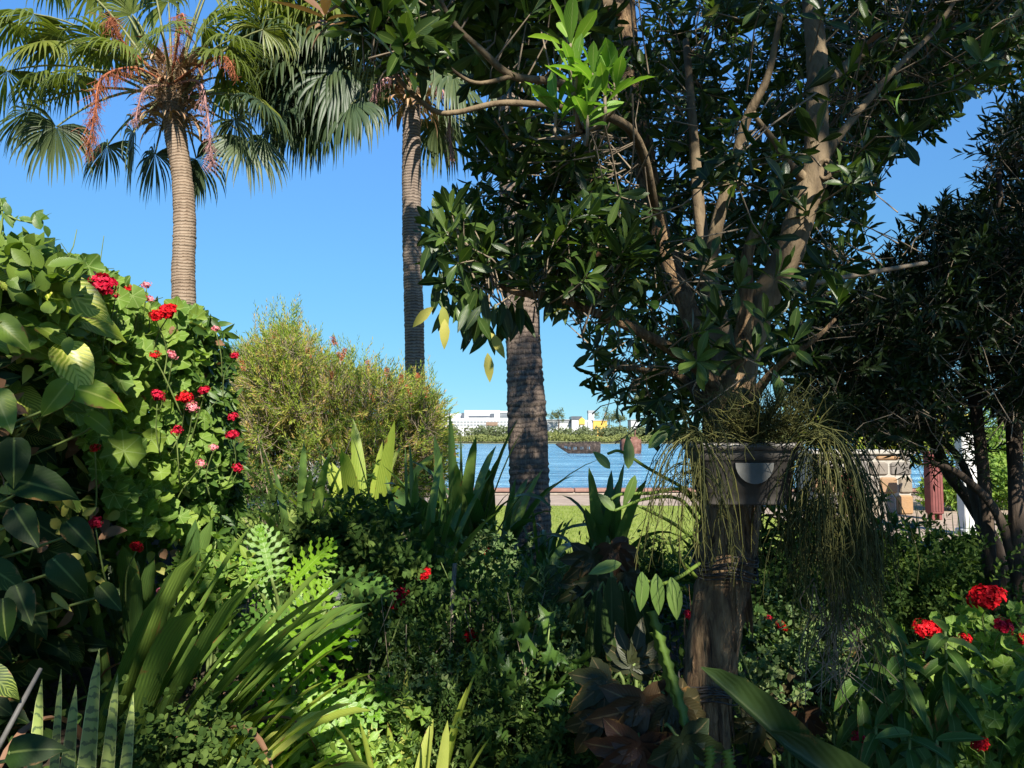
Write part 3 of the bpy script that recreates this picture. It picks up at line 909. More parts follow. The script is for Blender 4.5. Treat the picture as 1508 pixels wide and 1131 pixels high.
    for px, py, d, r, lab in spots:
        c = P(px, py, d)
        tr = thing('gum_tree', lab, 'tree', (c[0], d, 1), 'trees across the bay')
        mb = MB(); mb.tube([(c[0], d, 1), (c[0] + .4, d, c[2] - r * .6), (c[0], d, c[2])], [.4, .3, .15], 6); mb.build('trunk', M['dark_bark'], tr)
        mb = MB(); k = 900
        cl = c + rng.normal(size=(14, 3)) * [r * .6, r * .6, r * .32]
        p = cl[rng.integers(0, 14, k)] + rng.normal(size=(k, 3)) * r * .16
        mb.inst(T_OVA[0], p, rnd_dirs(k), rnd_dirs(k), U(.5, .9, k), U(.3, .5, k)); mb.build('crown', M['mangrove'], tr)

    # wrecks
    rustm = solid_mat('rusty steel', [(.3, (.015, .012, .012)), (.5, (.04, .03, .026)), (.72, (.12, .09, .075))], 2.4, rough=.9, bump=.6, bdist=.05)
    redm = solid_mat('red rusted steel', [(.3, (.05, .02, .015)), (.5, (.12, .055, .04)), (.75, (.21, .12, .095))], 1.6, rough=.9, bump=.5, bdist=.05)
    d = 122
    bx = P(852, 667, d)
    s = thing('ship_wreck', 'rusting hull of a wreck with open ribs and pointed bow out in the bay', 'wreck', (bx[0], d, -.9))
    xs = np.linspace(X(819, d), X(884, d), 27); L = xs[-1] - xs[0]
    f = (xs - xs[0]) / L
    half = .05 + 1.15 * np.minimum(1, f * 2.6) ** .6
    top = 0.72 + .28 * f + .05 * np.sin(f * 40)
    keel = -1.05 + np.clip(.34 - f, 0, 1) ** 1.2 * 5.6
    for sg, nm in ((-1, 'hull_side'), (1, 'hull_side')):
        mb = MB()
        def strake(a0, a1, i0=0, i1=27):
            i = np.arange(i0, i1)
            z0 = keel[i] + (top[i] - keel[i]) * a0; z1 = keel[i] + (top[i] - keel[i]) * a1
            w0 = half[i] * (.55 + .45 * a0 ** .5); w1 = half[i] * (.55 + .45 * a1 ** .5)
            V = np.concatenate([np.stack([xs[i], d + 1.3 + sg * w0, z0], -1), np.stack([xs[i], d + 1.3 + sg * w1, z1], -1),
                                np.stack([xs[i], d + 1.3 + sg * (w0 - .08), z0], -1), np.stack([xs[i], d + 1.3 + sg * (w1 - .08), z1], -1)])
            k = len(i); j = np.arange(k - 1)
            Q = np.concatenate([np.stack([j, j + 1, k + j + 1, k + j], -1), np.stack([2 * k + j, 2 * k + j + 1, 3 * k + j + 1, 3 * k + j], -1),
                                np.stack([k + j, k + j + 1, 3 * k + j + 1, 3 * k + j], -1), np.stack([j, j + 1, 2 * k + j + 1, 2 * k + j], -1)])
            mb.add(V, Q)
        strake(0, .4); strake(.66, 1.0); strake(.4, .66, 0, 6); strake(.4, .66, 23, 27)
        for i in range(6, 23):
            if i % 4 == 1:
                strake(.4, .66, i, i + 2)
        mb.build(nm, rustm, s, False)
    mb = MB()
    for i in range(2, 27):
        for sg in (-1, 1):
            zz = np.linspace(keel[i], top[i] + U(.0, .22), 5); a = np.clip((zz - keel[i]) / (top[i] - keel[i]), 0, 1)
            mb.tube(np.stack([np.full(5, xs[i] + U(-.03, .03)), d + 1.3 + sg * (half[i] * (.55 + .45 * a ** .5) - .1), zz], -1), .06, 5, 1)
    mb.build('rib', rustm, s, False)
    mb = MB()
    for i in range(8, 26, 2):
        mb.box((xs[i] - .07, d + 1.3 - half[i], top[i] - .05), (xs[i] + .07, d + 1.3 + half[i], top[i] + U(.03, .2)))
    mb.build('deck_beam', rustm, s, False)
    d = 120
    bx = P(918, 668, d)
    s = thing('rusted_barge', 'red rusted barge end standing in the water right of the wreck', 'wreck', (bx[0], d, -.9))
    a = np.linspace(0, math.pi * 2, 25)[:-1]
    V = []; 
    for z, r in ((-1.5, .88), (-.4, 1.0), (.3, 1.02), (.9, 1.0), (1.42, .97), (1.5, .9)):
        V += [(bx[0] + 1.5 + math.copysign(abs(math.cos(t)) ** .6, math.cos(t)) * 1.7 * r, d + 2 + math.copysign(abs(math.sin(t)) ** .6, math.sin(t)) * 1.5 * r, z) for t in a]
    Q = [(k * 24 + i, k * 24 + (i + 1) % 24, k * 24 + 24 + (i + 1) % 24, k * 24 + 24 + i) for k in range(5) for i in range(24)]
    V.append((bx[0] + 1.5, d + 2, 1.5)); T = [(120 + i, 120 + (i + 1) % 24, 144) for i in range(24)]
    mb = MB(); mb.add(np.array(V), Q, T); mb.build('hull', redm, s)
    mb = MB(); mb.tube([(bx[0] + 2.2, d + 2, 1.4), (bx[0] + 2.3, d + 2, 3.0)], [.14, .1], 8, 1); mb.box((bx[0] + 1.5, d + 1.4, 1.48), (bx[0] + 2.6, d + 2.8, 1.85)); mb.build('deck_house', redm, s, False)


build_far()


# ------------------------------------------------------------------ PALMS
def frond(mb, base, d, pet, blade, old=0.0, nseg=44, hubp=None, hang=1.0):
    """fan leaf: stalk from the crown, pleated fan whose tips hang"""
    d = unit(np.asarray(d, float))
    pts = [np.array(base)]
    n = 8
    for i in range(n):
        d = unit(d + np.array([0, 0, -1]) * (.05 + .06 * old + .05 * i / n))
        pts.append(pts[-1] + d * pet / n)
    pts = np.array(pts)
    if hubp is not None:
        base = np.array(base, float); L0 = np.linalg.norm(hubp - base); t_ = np.linspace(0, 1, n + 1)[:, None]
        mid = base * .5 + hubp * .5 + np.array([0, 0, .22 * L0])
        pts = base * (1 - t_) ** 2 + mid * 2 * t_ * (1 - t_) + hubp * t_ ** 2
        d = unit(unit(pts[-1] - pts[-2]) + [0, 0, -.25])
    mb.tube(pts, np.linspace(.026, .012, n + 1), 5, 1, mat=1, cap=False)
    hub = pts[-1]
    side = unit(np.cross(d, [0, 0, 1.]) + rng.normal(size=3) * .5)
    up = np.cross(side, d)
    ax = unit(d + np.array([0, 0, -1]) * (.25 + .2 * old))
    up = unit(np.cross(side, ax))
    th = np.linspace(-R(128), R(128), nseg)
    rnd = np.clip(rng.uniform() * .6 + .2, 0, 1)
    sp = th[1] - th[0]
    rows = np.array([0.02, .2, .42, .58, .74, .88, 1.0])
    wd = np.array([.02, .2, .42, .4, .24, .12, .02]) * math.sin(sp / 2) * 1.1
    for k, a in enumerate(th):
        L = blade * (.72 + .28 * math.cos(a * .7)) * (rng.uniform(.88, 1.08) if rng.uniform() < .9 else rng.uniform(.45, .8))
        dd = unit(ax * math.cos(a) + side * math.sin(a) + up * (.16 * math.cos(a) - .25 * (abs(a) / 2.2) ** 2 + rng.normal() * .03))
        sd = unit(-ax * math.sin(a) + side * math.cos(a))
        p = hub.copy(); prev = 0
        cs = []; ss = []
        drp = rng.uniform(.75, 1.6) * (1 + .5 * old) * hang
        for r in rows:
            if r > .35:
                dd = unit(dd + np.array([0, 0, -1]) * drp * (r - .3) * .55 + rng.normal(size=3) * (.03 + .09 * max(r - .6, 0)))
            p = p + dd * (r - prev) * L; prev = r
            cs.append(p); ss.append(unit(np.cross(np.cross(dd, sd), dd)))
        cs = np.array(cs); ss = np.array(ss); nn = np.cross(ss, unit(np.gradient(cs, axis=0)))
        h = wd * blade
        V = np.stack([cs - ss * h[:, None], cs + nn * (h * .5)[:, None], cs + ss * h[:, None]], 1).reshape(-1, 3)
        Q = [(i * 3 + c, i * 3 + c + 1, i * 3 + c + 4, i * 3 + c + 3) for i in range(6) for c in (0, 1)]
        mb.add(V, Q, None, np.clip(rnd + rng.normal() * .12, 0, 1), np.tile([-1, 0, 1], 7), np.repeat(rows, 3))


def panicle(mb, base, pts, n, spread, L, r=.004):
    pts, _ = smooth(np.array(pts, float), np.ones(len(pts)), 6)
    mb.tube(pts, np.linspace(.022, .008, len(pts)), 5, 1)
    i = rng.integers(len(pts) // 4, len(pts), n)
    p0 = pts[i]
    off = rng.normal(size=(n, 3)) * spread
    p1 = p0 + off + np.array([0, 0, -1]) * U(.3, 1, n)[:, None] * L
    twigs(mb, p0, p1, r)
    m2 = n * 2
    j = rng.integers(0, n, m2); f = U(.3, 1, m2)[:, None]
    q0 = p0[j] * (1 - f) + p1[j] * f
    twigs(mb, q0, q0 + rng.normal(size=(m2, 3)) * spread * .4 + [0, 0, -.05], r * .8)


def palm(name, label, path, rads, mat, d, nf, pet, blade, el=(75, -62), hubs=None, stalks=(), hang=1.0, ring=(14, .045)):
    pts = np.array([P(px, py, d) for px, py in path])
    pts = np.concatenate([[[pts[0][0], d, ground_z(np.array(pts[0][0]), np.array(d)) - .05]], pts])
    root = thing('fan_palm', label, 'palm tree', (pts[0][0], d, float(pts[0][2])), 'fan palms by the water')
    rads = np.concatenate([[rads[0] * 1.12], rads])
    sp, sr = smooth(pts, rads, 6)
    ln = np.concatenate([[0], np.cumsum(np.linalg.norm(np.diff(sp, axis=0), axis=1))])
    t = np.arange(0, ln[-1], .022)
    q = np.stack([np.interp(t, ln, sp[:, k]) for k in range(3)], -1)
    rr = np.interp(t, ln, sr)
    ringp = (t * ring[0] + .6 * np.sin(t * 3)) % 1
    rr = rr * (1 + ring[1] * (ringp - .5) + .012 * np.sin(t * 5.1) + .02 * rng.normal(size=len(t)))
    mb = MB(); mb.tube(q, rr, 28, 1, rough=.018); mb.build('trunk', mat, root)
    top = pts[-1]; rt = rads[-1]
    # boots: dead leaf bases and fibre
    mb = MB()
    for k in range(120):
        a = U(0, 6.28); h = U(-.42, .6)
        b = top + np.array([math.cos(a) * rt * .95, math.sin(a) * rt * .95, h - .1])
        dd = np.array([math.cos(a) * U(.25, 1.0), math.sin(a) * U(.25, 1.0), U(.1, 1.0) + .4 * h])
        strap(mb, b, dd, U(.25, .65), U(.04, .13), U(.6, 2.6), 6, .3, tip=.7)
    n = 1500
    a = U(0, 6.28, n); h = U(-.45, .65, n)
    b = top + np.stack([np.cos(a) * rt * U(.9, 1.5, n), np.sin(a) * rt * U(.9, 1.5, n), h], -1)
    e = b + rng.normal(size=(n, 3)) * [.16, .16, .16]
    twigs(mb, b, e, .003)
    mb.build('leaf_base', M['fibre'], root)
    if hubs:
        for k, (hx, hy) in enumerate(hubs):
            h0 = P(hx, hy, d)
            reach = math.hypot(h0[0] - top[0], h0[2] - top[2])
            dep = math.sqrt(max(1.35 ** 2 - reach ** 2, .05)) * (1 if k % 2 else -1) * U(.2, 1.0)
            if hy > 100 and abs(hx - path[-1][0]) < 60:
                dep = abs(dep)
            hb = P(hx + rng.normal() * 8, hy + rng.normal() * 8, d + dep)
            f = .85 if hb[2] < top[2] - .15 else .35
            st = top + unit(hb - top) * [rt, rt, .1] + [0, 0, U(-.12, .12)]
            mb = MB()
            frond(mb, st, hb - top, 1, blade * U(.82, 1.1), f, hubp=hb, hang=hang * U(.8, 1.3))
            mb.build('frond', [M['palm_leaf'] if f < .7 and (hang < 2 or hb[2] > top[2] + .75) else M['palm_leaf_old_shaded'], M['petiole']], root)  # on the strongly hanging palm the dark colour stands in for shade
        nf = 0
    for k in range(nf):
        f = (k + .5) / nf
        elv = R(el[0] + (el[1] - el[0]) * f ** .85) + rng.normal() * .1
        az = k * 2.39996 + rng.normal() * .15
        dd = np.array([math.cos(az) * math.cos(elv), math.sin(az) * math.cos(elv), math.sin(elv)])
        mb = MB()
        frond(mb, top + np.array([0, 0, .15 - .3 * f]) + dd * rt * .6, dd, pet * U(.85, 1.12), blade * U(.85, 1.12), f)
        mb.build('frond', [M['palm_leaf'] if f < .7 else M['palm_leaf_old_shaded'], M['petiole']], root)
    for col, ps, n, sp_, L in stalks:
        mb = MB()
        pp = [top + np.array([0, -.1, .1])] + [P(px, py, dd) for px, py, dd in ps]
        panicle(mb, top, pp, n, sp_, L)
        mb.build('fruit_stalk', M[col], root)
    return root


palm('fan_palm', 'left fan palm with pale ringed trunk and rust coloured hanging fruit stalks',
     [(270, 480), (270, 400), (272, 330), (268, 260), (258, 195), (254, 140)], [.17, .168, .16, .15, .155, .16, .19], M['palm_trunk'], 10.9,
     0, 1.15, .92, hang=1.4, ring=(19, .03), hubs=[(55, 25), (110, 45), (150, 62), (15, 95), (70, 110), (35, 165), (95, 185), (150, 205), (185, 192), (218, 222), (225, 58), (285, 218), (345, 95), (315, 25), (345, 55), (372, 135), (340, 165), (372, 200), (395, 150),
               (200, 20), (250, 5), (290, -25), (215, -45), (150, -25), (95, -35), (335, -40), (385, 25), (20, 30), (120, 110), (300, 60), (180, 60), (260, -60), (60, 65), (330, 120)],
     stalks=[('rust', [(200, 100, 10.4), (150, 115, 10.1), (140, 165, 10.0), (130, 215, 10.0)], 260, .075, .28),
             ('rust', [(180, 60, 10.5), (168, 30, 10.4), (160, 28, 10.3)], 130, .08, .18),
             ('rose_stalk', [(292, 120, 10.6), (305, 165, 10.5), (310, 215, 10.5), (313, 240, 10.5)], 170, .06, .22),
             ('rose_stalk', [(215, 130, 10.6), (203, 160, 10.5), (200, 180, 10.4)], 110, .05, .12),
             ('rust', [(262, 60, 10.4), (268, 20, 10.3), (276, 45, 10.2)], 140, .08, .18),
             ('rust', [(300, 92, 10.4), (330, 84, 10.2), (345, 100, 10.1)], 110, .05, .12)])
palm('fan_palm', 'middle fan palm with dark slender trunk rising behind the bottlebrush shrub',
     [(611, 600), (610, 480), (607, 380), (606, 280), (606, 200), (606, 120)], [.165, .165, .16, .165, .16, .155, .18], M['palm_trunk_b'], 12.4,
     0, 1.15, 1.3, hang=2.5, ring=(21, .025), hubs=[(425, 45), (450, 75), (475, 50), (490, 85), (455, 110), (420, 105), (405, 65), (440, 20), (480, 110), (510, 80), (395, 30), (435, 150), (465, 150), (495, 140), (430, 165), (450, 130), (440, 55), (470, 95), (500, 60), (435, 125), (480, 140), (455, 150), (525, 150), (545, 125), (410, 35), (460, 10), (520, 0), (560, -20), (610, -50), (650, -20), (690, 20), (700, 80), (655, 160), (640, 175), (415, 80),
               (720, 130), (570, 60), (400, -20), (450, -40), (500, -60), (500, 110), (430, 90), (670, 120), (560, 90), (480, 30), (640, 60), (405, 120), (470, 60), (540, 40)],
     stalks=[('rose_stalk', [(650, 130, 12), (662, 190, 12), (664, 230, 12)], 130, .05, .2), ('rose_stalk', [(560, 120, 12), (548, 150, 12)], 90, .05, .15)])
palm('fan_palm', 'nearest fan palm with thick rough trunk in front of the bay',
     [(781, 780), (779, 700), (775, 600), (770, 500), (764, 400), (757, 300), (750, 100), (746, -150)], [.215, .205, .195, .178, .16, .147, .14, .16], M['palm_trunk_c'], 7.6,
     26, 1.1, 1.1, el=(75, -35), ring=(15, .013))


# ------------------------------------------------------------------ THE NEAR TREE
def nearest(pts, ref):
    out = np.zeros(len(pts), int)
    for s in range(0, len(pts), 2000):
        e = pts[s:s + 2000]
        out[s:s + 2000] = ((e[:, None] - ref[None]) ** 2).sum(-1).argmin(1)
    return out


def px_path(ps):
    """[(px, py, d, width in px)] -> points and radii"""
    a = np.array(ps, float)
    return P(a[:, 0], a[:, 1], a[:, 2]), a[:, 3] * a[:, 2] / FPX * .5


def build_tree():
    root = thing('shade_tree', 'near tree with peeling brown trunk, forked limbs and glossy dark whorled leaves', 'tree', P(1030, 1350, 2.4) * [1, 1, 0])
    trunk = [(1030, 1400, 2.4, 96), (1035, 1200, 2.4, 86), (1038, 1060, 2.4, 72), (1050, 940, 2.4, 78), (1064, 850, 2.42, 82), (1074, 770, 2.45, 88), (1078, 690, 2.48, 86), (1078, 620, 2.5, 84), (1076, 560, 2.52, 78)]
    mb = MB(); p, r = px_path(trunk); r = r * .92; mb.tube(p, r, 30, 8, rough=.05)
    # strips of loose bark along the trunk
    pts, rad = smooth(p, r, 8)
    for k in range(170):
        i = rng.integers(2, len(pts) - 3); a = U(0, 6.28)
        b = pts[i] + np.array([math.cos(a), math.sin(a), 0]) * rad[i] * .99
        strap(mb, b, (math.cos(a) * .07, math.sin(a) * .07, -1 if rng.uniform() < .6 else 1), U(.06, .2), U(.008, .022), -U(-.1, .05), 6, -.3, tip=.6)
    mb.build('trunk', M['bark'], root)
    limbs = {
        'A': ([(1080, 590, 2.5, 56), (1100, 510, 2.48, 48), (1126, 440, 2.45, 44), (1162, 370, 2.42, 42), (1184, 300, 2.4, 42), (1202, 250, 2.4, 40), (1203, 200, 2.42, 34), (1204, 100, 2.5, 30), (1196, 0, 2.6, 27), (1190, -150, 2.75, 22)], 'smooth_bark'),
        'B': ([(1074, 590, 2.52, 46), (1062, 500, 2.6, 32), (1048, 430, 2.65, 28), (1042, 385, 2.7, 26)], 'smooth_bark'),
        'B1': ([(1043, 392, 2.7, 22), (1032, 330, 2.75, 19), (1026, 260, 2.8, 17), (1020, 180, 2.85, 14), (1010, 60, 3.0, 11)], 'smooth_bark'),
        'B2': ([(1043, 392, 2.7, 22), (1058, 320, 2.65, 20), (1082, 240, 2.6, 18), (1100, 175, 2.55, 15), (1130, 115, 2.5, 11), (1150, 20, 2.5, 8)], 'smooth_bark'),
        'C': ([(1066, 600, 2.54, 50), (1030, 500, 2.75, 32), (1000, 420, 2.9, 28), (968, 330, 3.05, 30), (948, 230, 3.15, 34), (932, 130, 3.25, 36), (920, 20, 3.3, 34), (912, -150, 3.4, 28)], 'bark'),
        'D': ([(1086, 560, 2.48, 30), (1096, 460, 2.4, 22), (1100, 380, 2.38, 18), (1112, 340, 2.36, 14)], 'bark'),
        'E': ([(1070, 600, 2.48, 30), (1030, 545, 2.4, 20), (960, 498, 2.3, 16), (890, 466, 2.25, 13), (820, 440, 2.2, 12), (760, 430, 2.2, 10), (735, 420, 2.2, 6)], 'bark'),
        'F': ([(968, 330, 3.05, 16), (940, 210, 2.6, 15), (880, 165, 2.2, 14), (800, 155, 2.0, 10), (735, 152, 1.95, 9), (675, 165, 1.95, 8), (640, 163, 1.95, 8), (600, 130, 1.9, 7), (570, 95, 1.85, 5)], 'smooth_bark'),
        'G': ([(900, 170, 2.3, 14), (830, 125, 2.1, 13), (755, 112, 2.05, 12), (710, 75, 2.0, 10), (665, 30, 1.95, 8), (630, -40, 1.9, 6)], 'smooth_bark'),
        'G2': ([(756, 112, 2.05, 8), (700, 122, 2.0, 6), (655, 95, 1.95, 5), (640, 85, 1.9, 4)], 'smooth_bark'),
        'H': ([(1204, 245, 2.4, 20), (1240, 195, 2.4, 12), (1280, 145, 2.45, 11), (1325, 95, 2.5, 9), (1380, 40, 2.6, 7), (1430, -40, 2.7, 5)], 'smooth_bark'),
        'I': ([(1190, 268, 2.4, 20), (1160, 240, 2.36, 13), (1142, 210, 2.34, 10), (1118, 180, 2.3, 8), (1110, 165, 2.3, 6)], 'smooth_bark'),
        'J': ([(1130, 430, 2.45, 14), (1210, 415, 2.6, 8), (1290, 400, 2.7, 7), (1364, 387, 2.8, 6)], 'twig'),
        'K': ([(868, 140, 2.1, 8), (850, 170, 1.8, 7), (845, 150, 1.65, 6), (850, 110, 1.6, 5)], 'twig'),
        'L': ([(920, 20, 3.3, 22), (800, -30, 2.9, 14), (700, -60, 2.6, 9)], 'smooth_bark'),
        'N': ([(1204, 130, 2.48, 18), (1300, 60, 3.2, 13), (1400, 20, 3.8, 10), (1500, -10, 4.3, 8)], 'smooth_bark'),
        'O': ([(1090, 610, 2.48, 24), (1140, 545, 2.3, 10), (1200, 500, 2.2, 7), (1230, 470, 2.2, 5)], 'bark'),
        'Q': ([(1060, 640, 2.46, 22), (1010, 560, 2.6, 12), (950, 545, 2.8, 9), (900, 540, 3.0, 6)], 'bark'),
    }
    skel = []
    for k, (ps, mt) in limbs.items():
        p, r = px_path(ps)
        mb = MB(); mb.tube(p, r, 14 if r[0] > .03 else 8, 6, rough=.06 if r[0] > .02 else .03); mb.build('branch', M[mt], root)
        skel.append(smooth(p, r, 6)[0])
    # knot hole on the main limb
    k = P(1213, 252, 2.36)
    mb = MB(); a = np.linspace(0, 6.283, 16)
    ring = np.stack([np.cos(a) * .017, -.012 - .012 * np.cos(a), np.sin(a) * .03], -1)
    mb.tube(k + ring, .008, 6, 1, cap=False); mb.build('knot', M['smooth_bark'], root)
    # wire ties
    wire = solid_mat('dark wire', [(.3, (.02, .018, .016)), (.7, (.05, .045, .04))], 30, rough=.6, bump=.2)
    for py, wd, tl in ((1008, 76, .02), (832, 86, .02)):
        mb = MB()
        for j in range(9):
            c, rr = px_path([(1042 if py > 900 else 1067, py + U(-12, 12), 2.4, wd)])
            a = np.linspace(0, 6.283, 30); rr = rr[0] * U(1.02, 1.09)
            mb.tube(c[0] + np.stack([np.cos(a) * rr, np.sin(a) * rr, .012 * np.sin(a + U(0, 6)) + .01 * np.sin(3 * a)], -1), .0028, 5, 1, cap=False)
        mb.build('wire_tie', wire, root)
    skel = np.concatenate(skel)
    # crown: whorled leaves in clumps through the crown's depth
    outline = [(620, 0), (655, 60), (690, 120), (720, 170), (700, 220), (690, 270), (640, 320), (612, 345), (640, 400), (680, 430), (735, 420), (790, 425), (850, 440), (905, 485),
               (865, 535), (880, 585), (935, 620), (970, 650), (1020, 625), (1060, 560), (1150, 560), (1215, 520), (1245, 430), (1275, 340), (1290, 270), (1320, 225), (1392, 180), (1405, 140), (1508, 120), (1560, -60), (700, -60)]
    lft = [(x, y) for x, y in outline if x < 985] + [(985, 600), (985, -60)]
    lft = [(620, 0), (655, 60), (690, 120), (720, 170), (700, 220), (690, 270), (640, 320), (612, 345), (640, 400), (680, 430), (735, 420), (790, 425), (850, 440), (905, 485), (865, 535), (880, 585), (935, 620), (985, 640), (985, -60), (700, -60)]
    rgt = [(985, 640), (1020, 625), (1060, 560), (1150, 560), (1215, 520), (1245, 430), (1275, 340), (1290, 270), (1320, 225), (1392, 180), (1405, 140), (1508, 120), (1560, -60), (985, -60)]
    main = np.concatenate([scatter_poly(lft, 2.45, 4.1, 600, gap=-.1, gscale=.2), scatter_poly(rgt, 2.85, 4.8, 1040, gap=-.1, gscale=.2), scatter_poly(rgt, 1.95, 2.5, 74)])
    back = scatter_poly([(690, 280), (720, 190), (900, 90), (1200, 60), (1290, 250), (1230, 500), (1050, 560), (930, 600), (880, 530), (800, 420), (690, 400)], 3.4, 5.0, 470, gap=-.1, gscale=.25)
    left = scatter_poly([(690, 180), (850, 170), (930, 300), (930, 470), (800, 425), (700, 425), (640, 400), (620, 340), (690, 290)], 2.0, 2.7, 220, gap=-.3, gscale=.25)
    tl = scatter_poly([(520, -30), (700, -40), (860, -20), (900, 100), (760, 110), (700, 90), (650, 60), (560, 80), (520, 30)], 1.75, 2.6, 120, gap=-.3, gscale=.25)
    tl2 = scatter_poly([(545, 20), (620, 10), (640, 90), (600, 110), (555, 70)], 1.7, 1.95, 12)
    right = scatter_poly([(1270, -40), (1560, -60), (1530, 130), (1410, 140), (1385, 190), (1300, 240), (1260, 130)], 3.4, 5.2, 400, gap=-.1, gscale=.3)
    top = scatter_poly([(560, -60), (1600, -60), (1750, -500), (500, -450)], 1.9, 4.2, 700, gap=-.4, gscale=.5)
    main, back, left, tl, right, top = [unblock(q) for q in (main, back, left, tl, right, top)]
    for nm, cl, L, Wd in (('crown', main, .094, .028), ('crown', back, .09, .027), ('crown', left, .1, .028), ('crown', np.concatenate([tl, tl2]), .115, .036), ('crown', right, .095, .028), ('crown', top, .13, .05)):
        i = nearest(cl, skel)
        v = cl - skel[i]; dist = np.linalg.norm(v, axis=1)
        ax = unit(unit(v) * .7 + rnd_dirs(len(cl)) * .7 + [0, 0, .35])
        mb = MB()
        rosettes(mb, cl, ax, 9, L, Wd, T_OBL, (.45, 1.5))
        tw = MB(); ln = np.minimum(dist, U(.12, .4, len(cl)))
        twigs(tw, cl - unit(v * .6 + ax * dist[:, None] * .5) * ln[:, None], cl, .0035)
        cr = mb.build('crown', M['tree_leaf'], root); tw.build('twigs', M['twig'], cr)
    for mt, k in (('yellow_leaf', 70), ('dry_leaf', 60), ('fresh_sunlit_leaf', 90)):
        q = np.concatenate([main, left, back])[rng.integers(0, len(main) + len(left) + len(back), k)] + rng.normal(size=(k, 3)) * .05
        mb = MB(); mb.inst(T_OBL[2], q, rnd_dirs(k) + [0, 0, -.3], rnd_dirs(k) + [0, -.5, .5], U(.06, .1, k), U(.02, .03, k)); mb.build('odd_leaves', M[mt], root)
    c = P([1150, 1192, 1215, 1130, 1110, 1235, 1165, 1060, 1090, 1200, 1040, 1000, 1190], [400, 440, 395, 470, 520, 440, 500, 470, 420, 200, 530, 520, 130], U(2.1, 2.35, 13))
    mb = MB(); rosettes(mb, c, unit(rnd_dirs(13) * .6 + [0, -.3, .6]), 9, .11, .034, T_OBL, (.4, 1.4)); mb.build('crown', M['tree_leaf'], root)
    # hanging leaves at the left tips
    mb = MB()
    tips = np.array([(655, 465), (672, 475), (700, 480), (718, 505), (735, 470), (650, 430), (690, 440), (640, 385), (705, 455), (745, 485), (815, 455), (830, 455), (765, 480)])
    p = P(tips[:, 0], tips[:, 1] - 25, U(2.1, 2.3, len(tips)))
    for k in range(5):
        mb.inst(T_LAN[0], p + rng.normal(size=p.shape) * .015, np.stack([rng.normal(size=len(p)) * .45, rng.normal(size=len(p)) * .4, np.full(len(p), -1.)], -1), [[.2, -1, .3]], U(.08, .11, len(p)), U(.026, .032, len(p)))
    mb.build('hanging_leaves', M['tree_leaf'], root)
    mb = MB()
    p = P([652, 655, 638, 722, 718], [450, 470, 452, 490, 520], [2.1, 2.1, 2.1, 2.15, 2.15])
    mb.inst(T_LAN[1], p, [[.1, 0, -1], [0, -.1, -1], [-.7, .1, -.6], [.5, 0, -.8], [.1, 0, -1]], [[.1, -1, .2]], .09, .03)
    mb.build('yellowing_leaves', M['yellow_leaf'], root)
    # sunlit shoots top centre near the camera, sunlight painted in as a brighter leaf
    mb = MB()
    c = P([845, 872, 890, 850, 905, 820, 865, 840], [110, 105, 135, 145, 120, 160, 170, 60], [1.62, 1.58, 1.6, 1.65, 1.62, 1.66, 1.6, 1.64])
    rosettes(mb, c, unit(rnd_dirs(8) * .5 + [.05, -.35, 1.0]), 9, .105, .034, T_OBL, (.35, 1.25))
    fs = mb.build('sunlit_shoots', M['fresh_sunlit_leaf'], root)
    tw = MB()
    for q in c:
        tw.tube([q, q + [0, .02, -.06], P(858, 195, 1.75)], [.004, .004, .006], 5, 3)
    tw.build('shoot_stems', M['twig'], fs)
    # a dead brown whorl top left
    mb = MB(); c = P([478], [20], [1.75])
    rosettes(mb, c, np.array([[-.2, -.5, .8]]), 9, .13, .03, T_LAN, (.8, 1.8), rnd=np.array([.6])); mb.build('dead_whorl', M['dry_leaf'], root)
    mb = MB(); mb.tube([P(478, 20, 1.75), P(520, -5, 1.78), P(590, -40, 1.85), P(665, -60, 2.0)], [.004, .005, .007, .009], 6, 4); mb.build('branch', M['twig'], root)
    return root


tree_root = build_tree()


